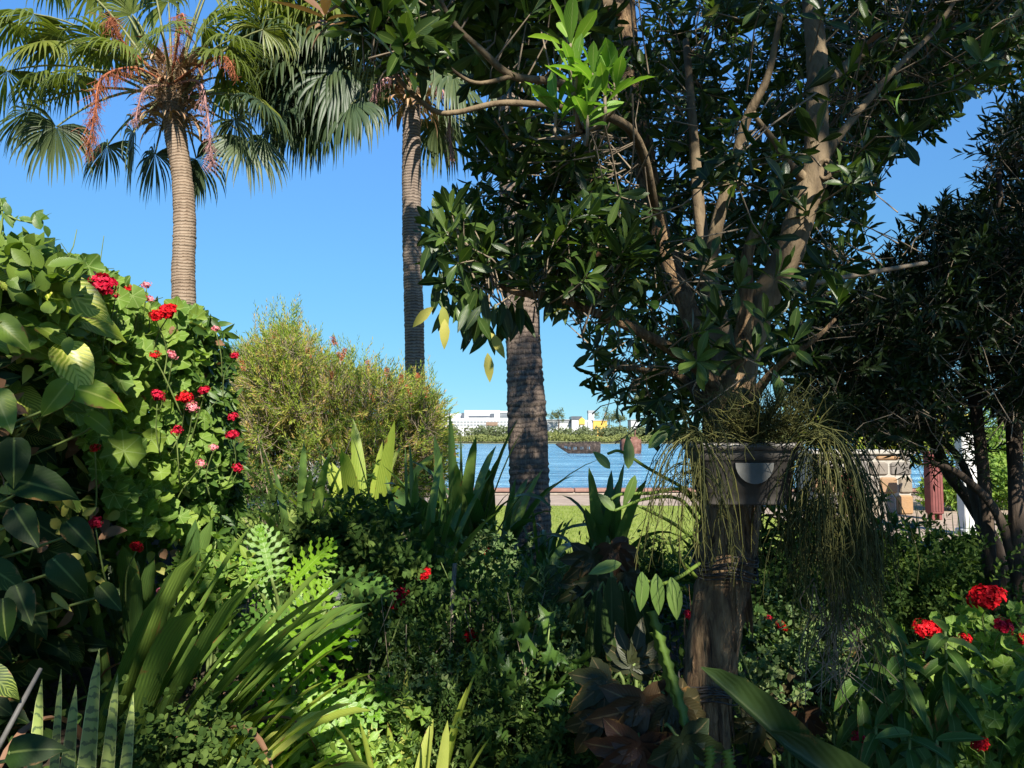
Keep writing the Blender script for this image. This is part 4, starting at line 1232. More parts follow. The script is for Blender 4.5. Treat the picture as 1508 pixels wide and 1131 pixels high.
# ------------------------------------------------------------------ RIGHT DARK TREE
def build_right_tree():
    root = thing('narrow_leaf_tree', 'dense dark tree with narrow leaves and several leaning stems filling the right side', 'tree', P(1480, 1090, 3.9) * [1, 1, 0])
    skel = []
    for ps in ([(1490, 1100, 3.9, 30), (1478, 850, 3.9, 20), (1432, 745, 3.9, 17), (1392, 690, 3.9, 15), (1362, 600, 4.0, 17), (1340, 500, 4.1, 12), (1320, 400, 4.2, 8)],
               [(1510, 1100, 3.6, 34), (1462, 860, 3.6, 20), (1452, 740, 3.6, 18), (1442, 640, 3.6, 16), (1430, 560, 3.7, 18), (1400, 430, 3.8, 12), (1390, 300, 3.9, 8)],
               [(1530, 1120, 3.5, 36), (1504, 880, 3.5, 25), (1496, 720, 3.5, 22), (1490, 560, 3.6, 22), (1480, 400, 3.7, 15), (1470, 250, 3.8, 8)],
               [(1462, 860, 3.6, 16), (1425, 700, 3.7, 11), (1380, 640, 3.8, 9), (1300, 560, 4.0, 7)],
               [(1505, 870, 3.5, 18), (1470, 760, 3.5, 13), (1415, 700, 3.4, 10), (1370, 680, 3.4, 7)],
               [(1362, 600, 4.0, 12), (1300, 540, 3.8, 8), (1240, 520, 3.7, 6)]):
        p, r = px_path(ps)
        mb = MB(); mb.tube(p, r, 12, 6, rough=.07); mb.build('trunk' if ps[0][1] > 1000 else 'branch', M['dark_bark'], root)
        skel.append(smooth(p, r, 6)[0])
    skel = np.concatenate(skel)
    out = [(1560, 150), (1470, 185), (1462, 255), (1432, 305), (1362, 335), (1322, 370), (1285, 410), (1240, 455), (1195, 520), (1170, 580), (1210, 620), (1270, 640), (1340, 655), (1400, 630), (1450, 600), (1520, 640), (1600, 700), (1700, 300)]
    for d0, d1, n, g in ((3.1, 4.0, 1900, -.3), (3.9, 4.9, 1900, -.45)):
        c = scatter_poly(out, d0, d1, n, gap=g, gscale=.4)
        i = nearest(c, skel); v = unit(c - skel[i])
        dr = unit(v * .6 + rnd_dirs(n) * .8 + [0, -.1, .25])
        mb = MB(); sprig(mb, c, dr, U(.1, .17, n), 11, .068, .0155, T_LAN)
        cr = mb.build('crown', M['narrow_leaf'], root)
        tw = MB(); twigs(tw, c - dr * .14, c + dr * .08, .0026); tw.build('twigs', M['twig'], cr)
    # thin twiggy veil in front of the path
    c = scatter_poly([(1200, 600), (1440, 600), (1460, 690), (1380, 690), (1300, 660), (1240, 640)], 3.2, 4.2, 130)
    mb = MB(); sprig(mb, c, unit(rnd_dirs(130) + [-.3, -.2, 0]), U(.1, .16, 130), 10, .055, .0095, T_LAN); mb.build('crown', M['narrow_leaf'], root)


build_right_tree()


# ------------------------------------------------------------------ BOTTLEBRUSH
def build_bottlebrush():
    c0 = P(500, 700, 8.8)
    root = thing('bottlebrush_shrub', 'sunlit yellow-green bottlebrush shrub with rusty flower spikes left of the dark palm trunk', 'shrub', (c0[0], 8.8, -.05))
    skel = []
    mb = MB()
    for ps in ([(460, 760, 8.4, 16), (400, 705, 8.2, 12), (375, 640, 8.2, 8), (390, 540, 8.3, 5)], [(462, 765, 8.5, 16), (450, 680, 8.5, 11), (430, 590, 8.5, 8), (420, 500, 8.6, 4)],
               [(470, 760, 8.5, 18), (500, 690, 8.4, 12), (520, 600, 8.6, 8), (500, 530, 8.7, 4)], [(480, 765, 8.6, 16), (560, 700, 8.6, 11), (600, 640, 8.7, 8), (620, 580, 8.8, 4)],
               [(480, 765, 8.4, 14), (590, 720, 8.2, 9), (640, 660, 8.2, 5)], [(350, 740, 8.1, 9), (430, 690, 8.0, 9), (470, 660, 8.0, 6)]):
        p, r = px_path(ps); mb.tube(p, r, 8, 5, rough=.06); skel.append(smooth(p, r, 5)[0])
    mb.build('branches', M['twig'], root)
    skel = np.concatenate(skel)
    out = [(335, 560), (345, 510), (380, 495), (405, 480), (420, 470), (440, 478), (462, 500), (490, 520), (525, 532), (560, 540), (590, 552), (620, 562), (640, 578), (648, 620), (652, 650), (645, 700), (600, 715),
           (560, 705), (520, 715), (470, 705), (420, 700), (370, 710), (335, 700), (335, 640)]
    n = 8000
    c = scatter_poly([(x, y + 22) for x, y in out], 7.6, 9.8, n, gap=-.05, gscale=.36)
    cc = scatter_poly([(x, y + 26) for x, y in out], 7.7, 9.5, 230)
    i = nearest(c, cc); off = c - cc[i]
    c = cc[i] + off * np.minimum(1, .3 / np.maximum(np.linalg.norm(off, axis=1), .01))[:, None]
    v = unit(c - P(490, 690, 8.9))
    dr = unit(unit(c - cc[i]) * .7 + v * .5 + rnd_dirs(n) * .5 + [0, 0, .4])
    mb = MB(); sprig(mb, c, dr, U(.14, .3, n), 14, .066, .0125, T_NEED); mb.build('foliage', M['bottle_leaf'], root)
    # taller feathery shoots at the top
    t = scatter_poly([(360, 500), (400, 470), (425, 462), (470, 505), (560, 540), (640, 560), (650, 600), (560, 560), (470, 530), (400, 510)], 8.2, 9.2, 160)
    t2 = P(U(402, 438, 26), U(462, 510, 26), U(8.3, 8.8, 26)); t = np.concatenate([t, t2])
    mb = MB(); sprig(mb, t, unit(rnd_dirs(len(t)) * .45 + [0, 0, 1]), U(.12, .3, len(t)), 16, .055, .01, T_NEED); mb.build('shoots', M['bottle_leaf'], root)
    tw = MB(); twigs(tw, c - dr * .1, c + dr * .2, .0042); tw.build('twigs', M['twig'], root)
    # inner dead twigs low down
    c = scatter_poly([(350, 650), (640, 640), (640, 730), (350, 740)], 8.0, 9.2, 420)
    tw = MB(); twigs(tw, c, c + unit(rnd_dirs(420) + [0, 0, .3]) * U(.1, .35, 420)[:, None], .004); tw.build('dead_twigs', M['twig'], root)
    # flower spikes
    for px, py in ((404, 510), (456, 528), (505, 530), (543, 545), (530, 565), (570, 555), (605, 580), (607, 588), (505, 525), (494, 508), (470, 620), (575, 578), (615, 560), (420, 560), (360, 545), (440, 545), (380, 530), (590, 565), (550, 590), (625, 585), (485, 560), (530, 620), (400, 590), (450, 600), (610, 610)):
        q = P(px, py, U(7.8, 8.4)); a = unit(rng.normal(size=3) * .4 + [0, 0, 1])
        k = 130; f = U(0, .11, k); dd = rnd_dirs(k); dd = unit(dd - a * (dd @ a)[:, None] * .8)
        mb = MB(); mb.inst(T_NEED[0], q + a * f[:, None], dd, rnd_dirs(k), .035, .006); mb.build('flower_spike', M['rust_flower'], root)
    # silvery dead leaves at its foot
    c = scatter_poly([(440, 690), (520, 690), (520, 720), (450, 725)], 7.4, 7.8, 120)
    mb = MB(); sprig(mb, c, unit(rnd_dirs(120) + [0, 0, .6]), .1, 8, .06, .01, T_NEED)
    s = mb.build('silver_bush', leaf_mat('silver leaf', [(.4, .4, .38), (.55, .55, .52)], .2, .6, bumps=0)); tag(s, 'small silvery grey bush at the foot of the bottlebrush shrub', 'shrub')


build_bottlebrush()


# ------------------------------------------------------------------ FLOWER HEADS (shared meshes)
def flower_mesh(name, mat, florets=30, flat=.75):
    mb = MB()
    v = rnd_dirs(florets * 2); v = v[v[:, 2] > -.25][:florets]; k = len(v)
    c = v * [1, 1, flat] * rng.uniform(.36, .52, k)[:, None]
    v2 = rnd_dirs(k); v = np.concatenate([v, v2]); c = np.concatenate([c, v2 * [1, 1, flat] * .27]); k = len(v)
    for j in range(5):
        X = unit(np.cross(v, [[.3, .1, .9]])); Y = np.cross(v, X)
        ph = j * 1.2566 + U(-.3, .3, k)
        d = unit(X * np.cos(ph)[:, None] + Y * np.sin(ph)[:, None] + v * U(.1, .6, k)[:, None])
        mb.inst(T_OVA[1], c, d, v + rng.normal(size=(k, 3)) * .3, U(.1, .17, k), U(.07, .12, k), mat=0)
    twigs(mb, np.zeros((k, 3)) + [0, 0, -.35], c, .012)
    o = mb.build(name, mat)
    me = o.data; bpy.data.objects.remove(o)
    return me


FM = {}
for nm in ('red', 'crimson', 'pink'):
    FM[nm] = [flower_mesh('flower_head', M[nm], f, fl) for f, fl in ((60, .7), (44, .85), (22, .7))]
FM['white'] = [flower_mesh('flower_head', M['white_petal'], 26, .7)]


def put_flower(parent, p, size, col='red', v=None, nm='flower_head'):
    L = FM[col]
    o = bpy.data.objects.new(nm, L[int(rng.integers(0, len(L))) if v is None else v])
    C.objects.link(o)
    o.parent = parent
    o.location = [float(x) for x in np.array(p) - np.array(parent.location)]
    o.scale = (size, size, size)
    o.rotation_euler = (float(R(35) + rng.normal() * .25), float(rng.normal() * .25), float(rng.normal() * .6))
    return o


# ------------------------------------------------------------------ LEFT HEDGE ON THE FENCE
def build_fence():
    wood = solid_mat('weathered dark paling', [(.3, (.035, .033, .032)), (.6, (.07, .065, .06)), (.8, (.11, .1, .09))], 20, (1, 1, .08), .9, .4, .01)
    f = thing('paling_fence', 'dark weathered timber paling fence behind the flowering hedge', 'fence', (-2.0, 2.6, 0))
    mb = MB()
    y = .2
    while y < 4.6:
        mb.box((-1.99, y, .03), (-1.97, y + .11, 1.72 + U(-.02, .02)), bev=.004); y += .118
    mb.build('palings', wood, f, False)
    for z in (.4, 1.4):
        mb = MB(); mb.box((-2.04, .2, z), (-1.992, 4.6, z + .09)); mb.build('rail', wood, f, False)
    for y in (.5, 2.5, 4.5):
        mb = MB(); mb.box((-2.13, y, -.2), (-2.042, y + .09, 1.7), bev=.006); mb.build('post', wood, f, False)


build_fence()


def hedge_pts(poly, n, depth=(-.02, .22), top=True):
    """points just on the hedge face (a plane x = -1.45 running away from the camera) inside a photo outline"""
    a = np.array(poly, float); lo, hi = a.min(0), a.max(0); out = []
    got = 0
    while got < n:
        px = U(lo[0], hi[0], n * 2); py = U(lo[1], hi[1], n * 2); k = in_poly(px, py, poly); px, py = px[k], py[k]
        d = np.clip(1.45 * FPX / (754 - px), 1.75, 4.3) + U(*depth, len(px)) * 1.2
        q = P(px, py, d); out.append(q); got += len(q)
    return np.concatenate(out)[:n]


def build_hedge():
    # --- climbing geranium with red heads
    g = thing('climbing_geranium', 'sunlit climbing geranium with round leaves and many red flower heads on the fence', 'shrub', (-1.6, 3.0, 0))
    reg = [(60, 370), (150, 400), (210, 440), (300, 460), (320, 520), (310, 600), (330, 660), (330, 760), (260, 800), (190, 790), (150, 720), (110, 620), (60, 540), (40, 430)]
    n = 1500
    p = hedge_pts(reg, n, (-.12, .3))
    nr = unit(np.array([[.35, -.8, .45]]) + rng.normal(size=(n, 3)) * .4)
    up = unit(rng.normal(size=(n, 3)) * .8 + [0, 0, .4])
    mb = MB()
    for k in range(3):
        s = slice(k, None, 3); m = len(p[s])
        sz = U(.05, .115, m)
        mb.inst(T_GER[k], p[s], up[s], nr[s], sz, sz)
    q = P([183], [672], [2.55]); mb.inst(T_GER[0], q, np.array([[-.1, 0, .4]]) + [[0, 0, .6]], np.array([[.25, -.9, .3]]), .15, .15, rnd=np.array([.9]))
    mb.build('foliage', M['geranium'], g)
    st = MB(); a = hedge_pts(reg, 260, (0, .3)); twigs(st, a, a + unit(rng.normal(size=(260, 3)) + [.3, -.3, .3]) * U(.06, .2, 260)[:, None], .0025)
    fl = [(90, 388, 2.33, 34, 'crimson', 0), (152, 420, 2.42, 50, 'crimson', 0), (136, 405, 2.5, 26, 'pink', 2), (190, 425, 2.7, 16, 'red', 2), (205, 440, 2.75, 26, 'crimson', 1), (216, 420, 2.8, 18, 'pink', 2), (222, 441, 2.8, 16, 'pink', 2),
          (230, 466, 2.7, 26, 'red', 1), (246, 460, 2.72, 38, 'red', 0), (228, 523, 2.72, 20, 'red', 2), (254, 523, 2.8, 20, 'pink', 2), (232, 583, 2.72, 26, 'crimson', 1), (272, 586, 2.85, 28, 'red', 1), (284, 600, 2.85, 24, 'pink', 2),
          (301, 575, 3.0, 20, 'crimson', 0), (140, 660, 2.35, 18, 'red', 2), (314, 659, 3.1, 18, 'pink', 2), (296, 683, 3.0, 18, 'pink', 2), (343, 614, 3.5, 18, 'crimson', 1), (342, 641, 3.5, 22, 'crimson', 1), (350, 689, 3.6, 18, 'crimson', 1),
          (346, 524, 3.5, 16, 'crimson', 1), (318, 484, 3.2, 16, 'pink', 2), (201, 806, 2.5, 22, 'red', 1), (141, 770, 2.3, 24, 'crimson', 1), (260, 634, 2.85, 22, 'crimson', 2), (170, 436, 2.5, 14, 'crimson', 2), (237, 870, 2.5, 14, 'pink', 2)]
    for px, py, d, w_, col, v in fl:
        q = P(px, py, d); sz = w_ * d / FPX * .86
        put_flower(g, q, sz, col, v)
        b = q + [rng.normal() * .05 - .06, .12, -.22]
        st.tube([b, (b + q) / 2 + rng.normal(size=3) * .015, q - [0, 0, sz * .3]], [.0032, .0028, .0022], 5, 4)
    st.build('stems', M['green_stem'], g)
    # --- golden pothos
    v = thing('pothos_vine', 'pothos vine with very large yellow-striped heart leaves on the fence at the left edge', 'vine', (-1.6, 2.2, 0))
    big = [(115, 440, 2.12, .235, (.75, .1, -.45), (.25, -.75, .6), 'g'), (112, 545, 2.1, .19, (.5, -.2, -.75), (.45, -.75, .5), 'g'), (140, 575, 2.1, .17, (1, 0, -.1), (.1, -.75, .6), 'g'), (70, 600, 2.0, .18, (-.4, -.1, -.6), (.5, -.8, .2), 'p'),
           (90, 720, 1.95, .26, (.95, .1, -.2), (.1, -.8, .5), 'p'), (20, 850, 1.85, .2, (.9, -.1, -.3), (.1, -.6, .7), 'p'), (40, 905, 1.75, .16, (.5, -.2, -.8), (.3, -.8, .5), 'p'), (5, 930, 1.7, .15, (.2, -.2, -1), (.3, -.85, .4), 'p'), (115, 860, 1.9, .2, (.8, -.1, -.7), (.2, -.8, .5), 'p'),
           (20, 700, 1.9, .2, (.1, -.1, -1), (.5, -.8, .2), 'p'), (30, 500, 2.0, .2, (.7, 0, -.5), (.2, -.8, .5), 'p'), (60, 440, 2.1, .17, (.9, 0, -.3), (.1, -.6, .8), 'p'), (30, 400, 2.1, .16, (.6, -.1, .3), (.2, -.8, .5), 'p'), (95, 500, 2.1, .17, (1, .1, -.5), (.2, -.6, .8), 'p'),
           (10, 1010, 1.7, .16, (.9, -.2, -.4), (.2, -.7, .6), 'p'), (45, 790, 1.9, .2, (.6, -.2, -.7), (.2, -.9, .3), 'p'), (130, 800, 2.0, .18, (.7, -.1, -.6), (.3, -.8, .4), 'p'), (160, 630, 2.2, .15, (.8, .1, -.5), (.1, -.8, .6), 'p'), (10, 620, 1.9, .2, (.5, -.2, -.8), (.4, -.8, .3), 'p'),
           (150, 480, 2.3, .16, (.9, .1, -.2), (.0, -.7, .7), 'g'), (60, 1100, 1.5, .17, (.8, -.2, .2), (.1, -.8, .5), 'p'), (170, 890, 2.1, .15, (.7, -.1, -.7), (.2, -.9, .3), 'p')]
    sm = MB()
    for i, (px, py, d, L, dr, nr, t) in enumerate(big):
        q = P(px, py, d) - unit(dr) * L * .45
        L = L * (.95 if t == 'g' else .62)
        mb = MB(); mb.inst(T_HEART[i % 3], q[None], np.array([dr]), np.array([nr]), L * 1.0, L * .6)
        mb.build('leaf', M['pothos_gold' if t == 'g' else 'pothos_sunlit' if py < 640 else 'pothos'], v)  # upper leaves get the painted sunlit colour, lower ones the painted shade
        sm.tube([q, q + [-.06, .08, -.05], [-1.75, q[1] + .2, q[2] - .2]], [.004, .004, .005], 5, 4)
    for k in range(4):
        y0 = 1.8 + k * .25
        sm.tube([(-1.8, y0, 0), (-1.72 + U(-.06, .06), y0 + .1, .7), (-1.75, y0 + U(-.2, .3), 1.4), (-1.7, y0 + U(-.1, .4), 2.0)], [.014, .012, .01, .008], 7, 6)
    sm.build('stem', M['green_stem'], v)
    n = 420
    p = hedge_pts([(-60, 400), (60, 360), (140, 460), (130, 600), (150, 760), (140, 940), (60, 1000), (-80, 1100)], n, (.05, .4))
    mb = MB()
    for k in range(3):
        s = slice(k, None, 3); m = len(p[s]); sz = U(.06, .14, m)
        mb.inst(T_HEART[k], p[s], np.stack([U(-.2, .9, m), U(-.4, .3, m), U(-1, .1, m)], -1), unit([[.4, -.7, .5]] + rng.normal(size=(m, 3)) * .3), sz, sz * .62)
    mb.build('foliage', M['pothos'], v)
    n = 150
    p = hedge_pts([(-40, 395), (60, 385), (150, 440), (170, 560), (110, 600), (-40, 560)], n, (-.02, .3))
    mb = MB()
    for k in range(3):
        s = slice(k, None, 3); m = len(p[s]); sz = U(.08, .15, m)
        mb.inst(T_HEART[k], p[s], np.stack([U(-.3, 1.0, m), U(-.4, .3, m), U(-1, .2, m)], -1), unit([[.35, -.75, .5]] + rng.normal(size=(m, 3)) * .35), sz, sz * .6)
    mb.build('foliage', M['pothos_sunlit'], v)
    # --- dark small-leaved climber, top left and behind everything
    c = thing('creeper', 'dark small-leaved creeper covering the top of the fence behind the pothos', 'vine', (-1.85, 2.6, 0))
    n = 2600
    p = hedge_pts([(-100, 400), (0, 365), (50, 385), (110, 415), (200, 450), (310, 470), (330, 560), (345, 700), (330, 800), (200, 900), (0, 1000), (-150, 1000)], n, (.15, .6))
    p[:, 0] = np.minimum(p[:, 0], -1.45)
    mb = MB()
    for k in range(3):
        s = slice(k, None, 3); m = len(p[s])
        mb.inst(T_OVA[k], p[s], unit(rng.normal(size=(m, 3)) + [.3, -.2, -.3]), unit([[.4, -.6, .6]] + rng.normal(size=(m, 3)) * .5), U(.05, .1, m), U(.025, .05, m))
    # leafy fringe along the top edge, painted sunlit by its palest tones
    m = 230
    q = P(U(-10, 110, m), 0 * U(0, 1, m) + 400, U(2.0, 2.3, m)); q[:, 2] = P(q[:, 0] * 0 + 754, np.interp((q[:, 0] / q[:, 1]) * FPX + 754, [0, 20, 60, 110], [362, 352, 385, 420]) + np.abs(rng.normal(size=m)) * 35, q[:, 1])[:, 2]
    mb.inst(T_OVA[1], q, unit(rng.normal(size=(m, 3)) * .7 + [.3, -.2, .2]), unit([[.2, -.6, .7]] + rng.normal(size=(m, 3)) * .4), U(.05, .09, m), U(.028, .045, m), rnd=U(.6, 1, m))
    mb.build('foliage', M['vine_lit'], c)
    for mt, k in (('dry_leaf', 110), ('yellow_leaf', 120)):
        q = hedge_pts([(-60, 400), (60, 380), (200, 450), (320, 480), (330, 760), (150, 900), (-60, 900)], k, (-.1, .2))
        mb = MB(); mb.inst(T_OVA[2], q, unit(rng.normal(size=(k, 3)) + [.2, -.2, -.6]), unit([[.3, -.7, .4]] + rng.normal(size=(k, 3)) * .5), U(.04, .09, k), U(.02, .045, k)); mb.build('old_leaves', M[mt], c)
    # --- loose sprig against the sky
    s = thing('climbing_sprig', 'loose leafy shoot of a climber against the sky at the upper left edge', 'vine', P(-10, 390, 2.1))
    mb = MB()
    mb.tube([P(-20, 400, 2.1), P(0, 345, 2.1), P(6, 318, 2.1), P(30, 325, 2.1), P(58, 328, 2.1)], [.004, .0035, .003, .0026, .002], 5, 5); mb.tube([P(4, 320, 2.1), P(2, 300, 2.1), P(-3, 285, 2.1)], [.003, .002, .002], 5, 3); mb.build('stem', M['green_stem'], s)
    mb = MB()
    px = np.array([2, 12, -4, 8, 14, 28, 50, 52, 62, 66, 46, 60, 20, 0, -8, 10]); py = np.array([295, 305, 300, 312, 318, 320, 318, 312, 325, 332, 326, 338, 330, 318, 322, 300])
    a = U(0, 6.28, 16)
    mb.inst(T_OVA[1], P(px, py, 2.1), np.stack([np.cos(a), rng.normal(size=16) * .3, np.sin(a)], -1), unit([[.1, -.8, .5]] + rng.normal(size=(16, 3)) * .3), U(.035, .055, 16), U(.02, .03, 16), rnd=U(.5, 1, 16))
    mb.build('foliage', M['vine'], s)
    # --- dark drooping shrub at the far end
    b = thing('drooping_shrub', 'dark shrub with drooping leaves at the far end of the fence beside the bottlebrush', 'shrub', (-1.55, 3.8, 0))
    reg = [(265, 500), (285, 465), (320, 460), (332, 490), (340, 560), (350, 640), (360, 720), (350, 790), (280, 800), (270, 700), (275, 600)]
    n = 420
    p = hedge_pts(reg, n, (-.1, .35))
    mb = MB()
    rosettes(mb, p, unit(rng.normal(size=(n, 3)) * .5 + [.25, -.35, -.1]), 6, .085, .03, T_LAN, (.6, 1.4), droop=.7); mb.build('foliage', M['vine'], b)
    mb = MB()
    for k in range(6):
        e = P(U(280, 345), U(470, 560), 3.6); mb.tube([(-1.55 + U(-.1, .1), 3.8 + U(-.2, .2), 0), (-1.6, 3.7, .9), e], [.016, .012, .005], 7, 5)
    mb.build('stem', M['dark_bark'], b)


build_hedge()


# ------------------------------------------------------------------ STRAP-LEAVED CLUMPS
def clump(name, label, cat, px, pyb, d, n, L, W, mat, tilt=(.15, 1.0), droop=(.2, 1.2), lean=(0, 0), group=None, tip=.3, spread=.1, leaf_parts=False, seedaz=None, z0=None, fold=.25):
    b = P(px, pyb, d)
    if z0 is None:
        z0 = float(ground_z(np.array(b[0]), np.array(d)))
    root = thing(name, label, cat, (b[0], d, z0), group)
    mb = MB()
    for k in range(n):
        az = k * 2.4 + U(-.4, .4) if seedaz is None else seedaz + rng.normal() * .7
        t = U(*tilt) * (k + 2) / (n + 1) + .05
        dd = np.array([math.cos(az) * math.sin(t) + lean[0], math.sin(az) * math.sin(t) + lean[1], math.cos(t)])
        bb = np.array([b[0] + math.cos(az) * spread * U(0, 1), d + math.sin(az) * spread * U(0, 1), z0])
        strap(mb, bb, dd, L * U(.6, 1.08), W * U(.75, 1.15), U(*droop) * (.5 + t), 12, fold, tip=tip, twist=rng.normal() * .35)
        if leaf_parts:
            mb.build('leaf', mat, root); mb = MB()
    if not leaf_parts:
        mb.build('foliage', mat, root)
    return root


# the group of big clumps in the middle distance (left of the dark palm)
GS = 'strap-leaved lilies in front of the bottlebrush'
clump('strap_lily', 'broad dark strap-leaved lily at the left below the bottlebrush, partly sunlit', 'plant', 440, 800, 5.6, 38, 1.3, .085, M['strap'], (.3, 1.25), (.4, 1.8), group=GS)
clump('strap_lily', 'bright sunlit strap-leaved lily with broad yellow-green blades below the middle of the bottlebrush', 'plant', 535, 790, 6.2, 26, 1.45, .115, M['strap_sunlit'], (.25, 1.05), (.3, 1.4), group=GS)
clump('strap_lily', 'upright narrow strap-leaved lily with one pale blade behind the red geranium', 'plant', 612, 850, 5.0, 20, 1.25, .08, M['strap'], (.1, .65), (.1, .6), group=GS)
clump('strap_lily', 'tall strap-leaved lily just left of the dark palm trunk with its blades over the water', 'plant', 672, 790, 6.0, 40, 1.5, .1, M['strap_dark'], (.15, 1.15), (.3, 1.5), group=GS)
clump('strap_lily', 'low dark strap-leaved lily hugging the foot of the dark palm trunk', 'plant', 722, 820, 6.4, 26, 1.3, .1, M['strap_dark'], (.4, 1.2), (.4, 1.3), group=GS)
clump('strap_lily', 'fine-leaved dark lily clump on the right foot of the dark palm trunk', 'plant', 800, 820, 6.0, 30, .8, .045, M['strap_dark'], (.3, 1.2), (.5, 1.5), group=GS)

# bromeliads and snake plants, lower left
rt = clump('spear_bromeliad', 'large strap-leaved bromeliad leaning right with long yellow-green blades in the lower left', 'plant', 190, 1250, 2.2, 34, .74, .062, M['strap'], (.1, .7), (.05, .55), lean=(.56, .1), tip=.1, spread=.17)
clump('spear_bromeliad', 'smaller sunlit bromeliad with glowing yellow blades in front of the split-leaf philodendron', 'plant', 290, 1290, 2.1, 16, .6, .06, M['strap_sunlit'], (.3, .8), (.1, .7), lean=(.75, .05), tip=.12, spread=.1)
clump('spear_bromeliad', 'upright dark bromeliad against the fence behind the leaning one', 'plant', 200, 1060, 2.9, 18, .62, .07, M['strap_dark'], (.1, .5), (.1, .6), tip=.15, spread=.2)
clump('spear_bromeliad', 'pale green pointed bromeliad at the bottom edge left of the middle', 'plant', 590, 1330, 2.35, 15, .62, .06, M['strap_sunlit'], (.2, .75), (.1, .8), tip=.5, spread=.1)
mb = MB()
for k in range(9):
    b = np.array(rt.location) + [U(-.1, .2), U(-.1, .1), 0]; strap(mb, b, (U(-.3, .9), U(-.5, .2), U(.3, 1)), U(.35, .6), U(.02, .035), U(1.0, 2.2), 12, .5, tip=.5)
mb.build('dead_leaves', M['dry_leaf'], rt)
sn = thing('snake_plant', 'snake plant with upright mottled pale blades in the lower left corner', 'plant', (P(140, 1131, 1.9)[0], 1.9, 0))
for px0, px1, pt, d, W in ((110, 146, 955, 1.62, .05), (142, 173, 992, 1.64, .045), (70, 90, 985, 1.6, .024), (82, 112, 1008, 1.62, .04), (55, 62, 1000, 1.7, .05), (160, 196, 1020, 1.66, .035)):
    b = np.array([P(px0, 1131, d)[0], d, 0]); b[2] = float(ground_z(b[0], b[1])) - .02; e = P(px1, pt, d)
    mb = MB(); strap(mb, b, e - b, np.linalg.norm(e - b), W, .02, 14, .4, tip=.45, twist=U(-.3, .3), face=(1, U(-.2, .5), 0)); mb.build('leaf', M['snake'], sn)
# cut stake lying in the corner
mb = MB(); mb.tube([P(-10, 1115, 1.7), P(30, 1040, 1.75), P(60, 985, 1.82)], [.006, .006, .005], 8, 1); tag(mb.build('garden_stake', solid_mat('pale stake', [(.3, (.06, .058, .055)), (.7, (.13, .125, .12))], 12, rough=.6, bump=.2)), 'thin pale stake leaning on the fence in the lower left corner', 'stake')


# ------------------------------------------------------------------ SPLIT-LEAF PHILODENDRONS
def philo(label, leaves, px, d, mat):
    b = P(px, 1131, d)
    root = thing('philodendron', label, 'plant', (b[0], d, 0), 'split-leaf philodendrons')
    st = MB()
    extra = []
    for (x, y, dd, L, dr, nr) in leaves:
        extra.append((x + U(-38, 38), y + U(-38, 38), dd + U(.02, .25), L * U(.7, .95), tuple(np.array(dr) + rng.normal(size=3) * .45), tuple(np.array(nr) + rng.normal(size=3) * .3)))
    for i, (x, y, dd, L, dr, nr) in enumerate(list(leaves) + extra):
        L = L * .74; nr = tuple(np.array(nr) + rng.normal(size=3) * .16)
        q = P(x, y, dd)
        mb = MB(); mb.inst(T_SPLIT[i % 2], q[None], np.array([dr], float), np.array([nr], float), L, L * 1.05); mb.build('leaf', mat, root)
        st.tube([(b[0] + U(-.04, .04), d + U(-.04, .04), 0), (b[0] * .6 + q[0] * .4, d, q[2] * .75), q], [.011, .009, .006], 7, 6)
    st.build('stem', M['green_stem'], root)


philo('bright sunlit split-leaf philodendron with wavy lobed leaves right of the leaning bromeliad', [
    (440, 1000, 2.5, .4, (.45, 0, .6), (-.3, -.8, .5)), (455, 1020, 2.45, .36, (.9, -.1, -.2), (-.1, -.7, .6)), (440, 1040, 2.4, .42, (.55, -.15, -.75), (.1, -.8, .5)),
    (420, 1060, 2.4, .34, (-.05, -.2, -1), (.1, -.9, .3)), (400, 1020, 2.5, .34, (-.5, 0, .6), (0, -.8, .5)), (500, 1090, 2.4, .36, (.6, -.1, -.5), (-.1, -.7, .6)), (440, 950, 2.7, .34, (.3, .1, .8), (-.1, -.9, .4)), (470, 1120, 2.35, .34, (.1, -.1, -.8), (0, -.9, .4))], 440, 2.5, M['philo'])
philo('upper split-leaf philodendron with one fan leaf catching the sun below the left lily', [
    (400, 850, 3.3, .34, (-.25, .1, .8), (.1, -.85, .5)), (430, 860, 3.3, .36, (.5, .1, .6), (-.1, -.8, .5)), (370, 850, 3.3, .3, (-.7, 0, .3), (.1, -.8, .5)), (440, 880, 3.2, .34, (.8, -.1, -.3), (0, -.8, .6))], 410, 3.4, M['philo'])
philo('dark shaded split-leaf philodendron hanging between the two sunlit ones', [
    (480, 880, 3.1, .3, (.3, -.1, -.8), (.2, -.85, .4)), (430, 900, 2.9, .34, (-.1, -.1, -.9), (.2, -.9, .3)), (400, 900, 2.9, .3, (-.5, -.1, -.5), (0, -.8, .5)), (500, 850, 3.2, .36, (.8, 0, -.2), (0, -.7, .7))], 450, 3.0, M['philo_shaded'])


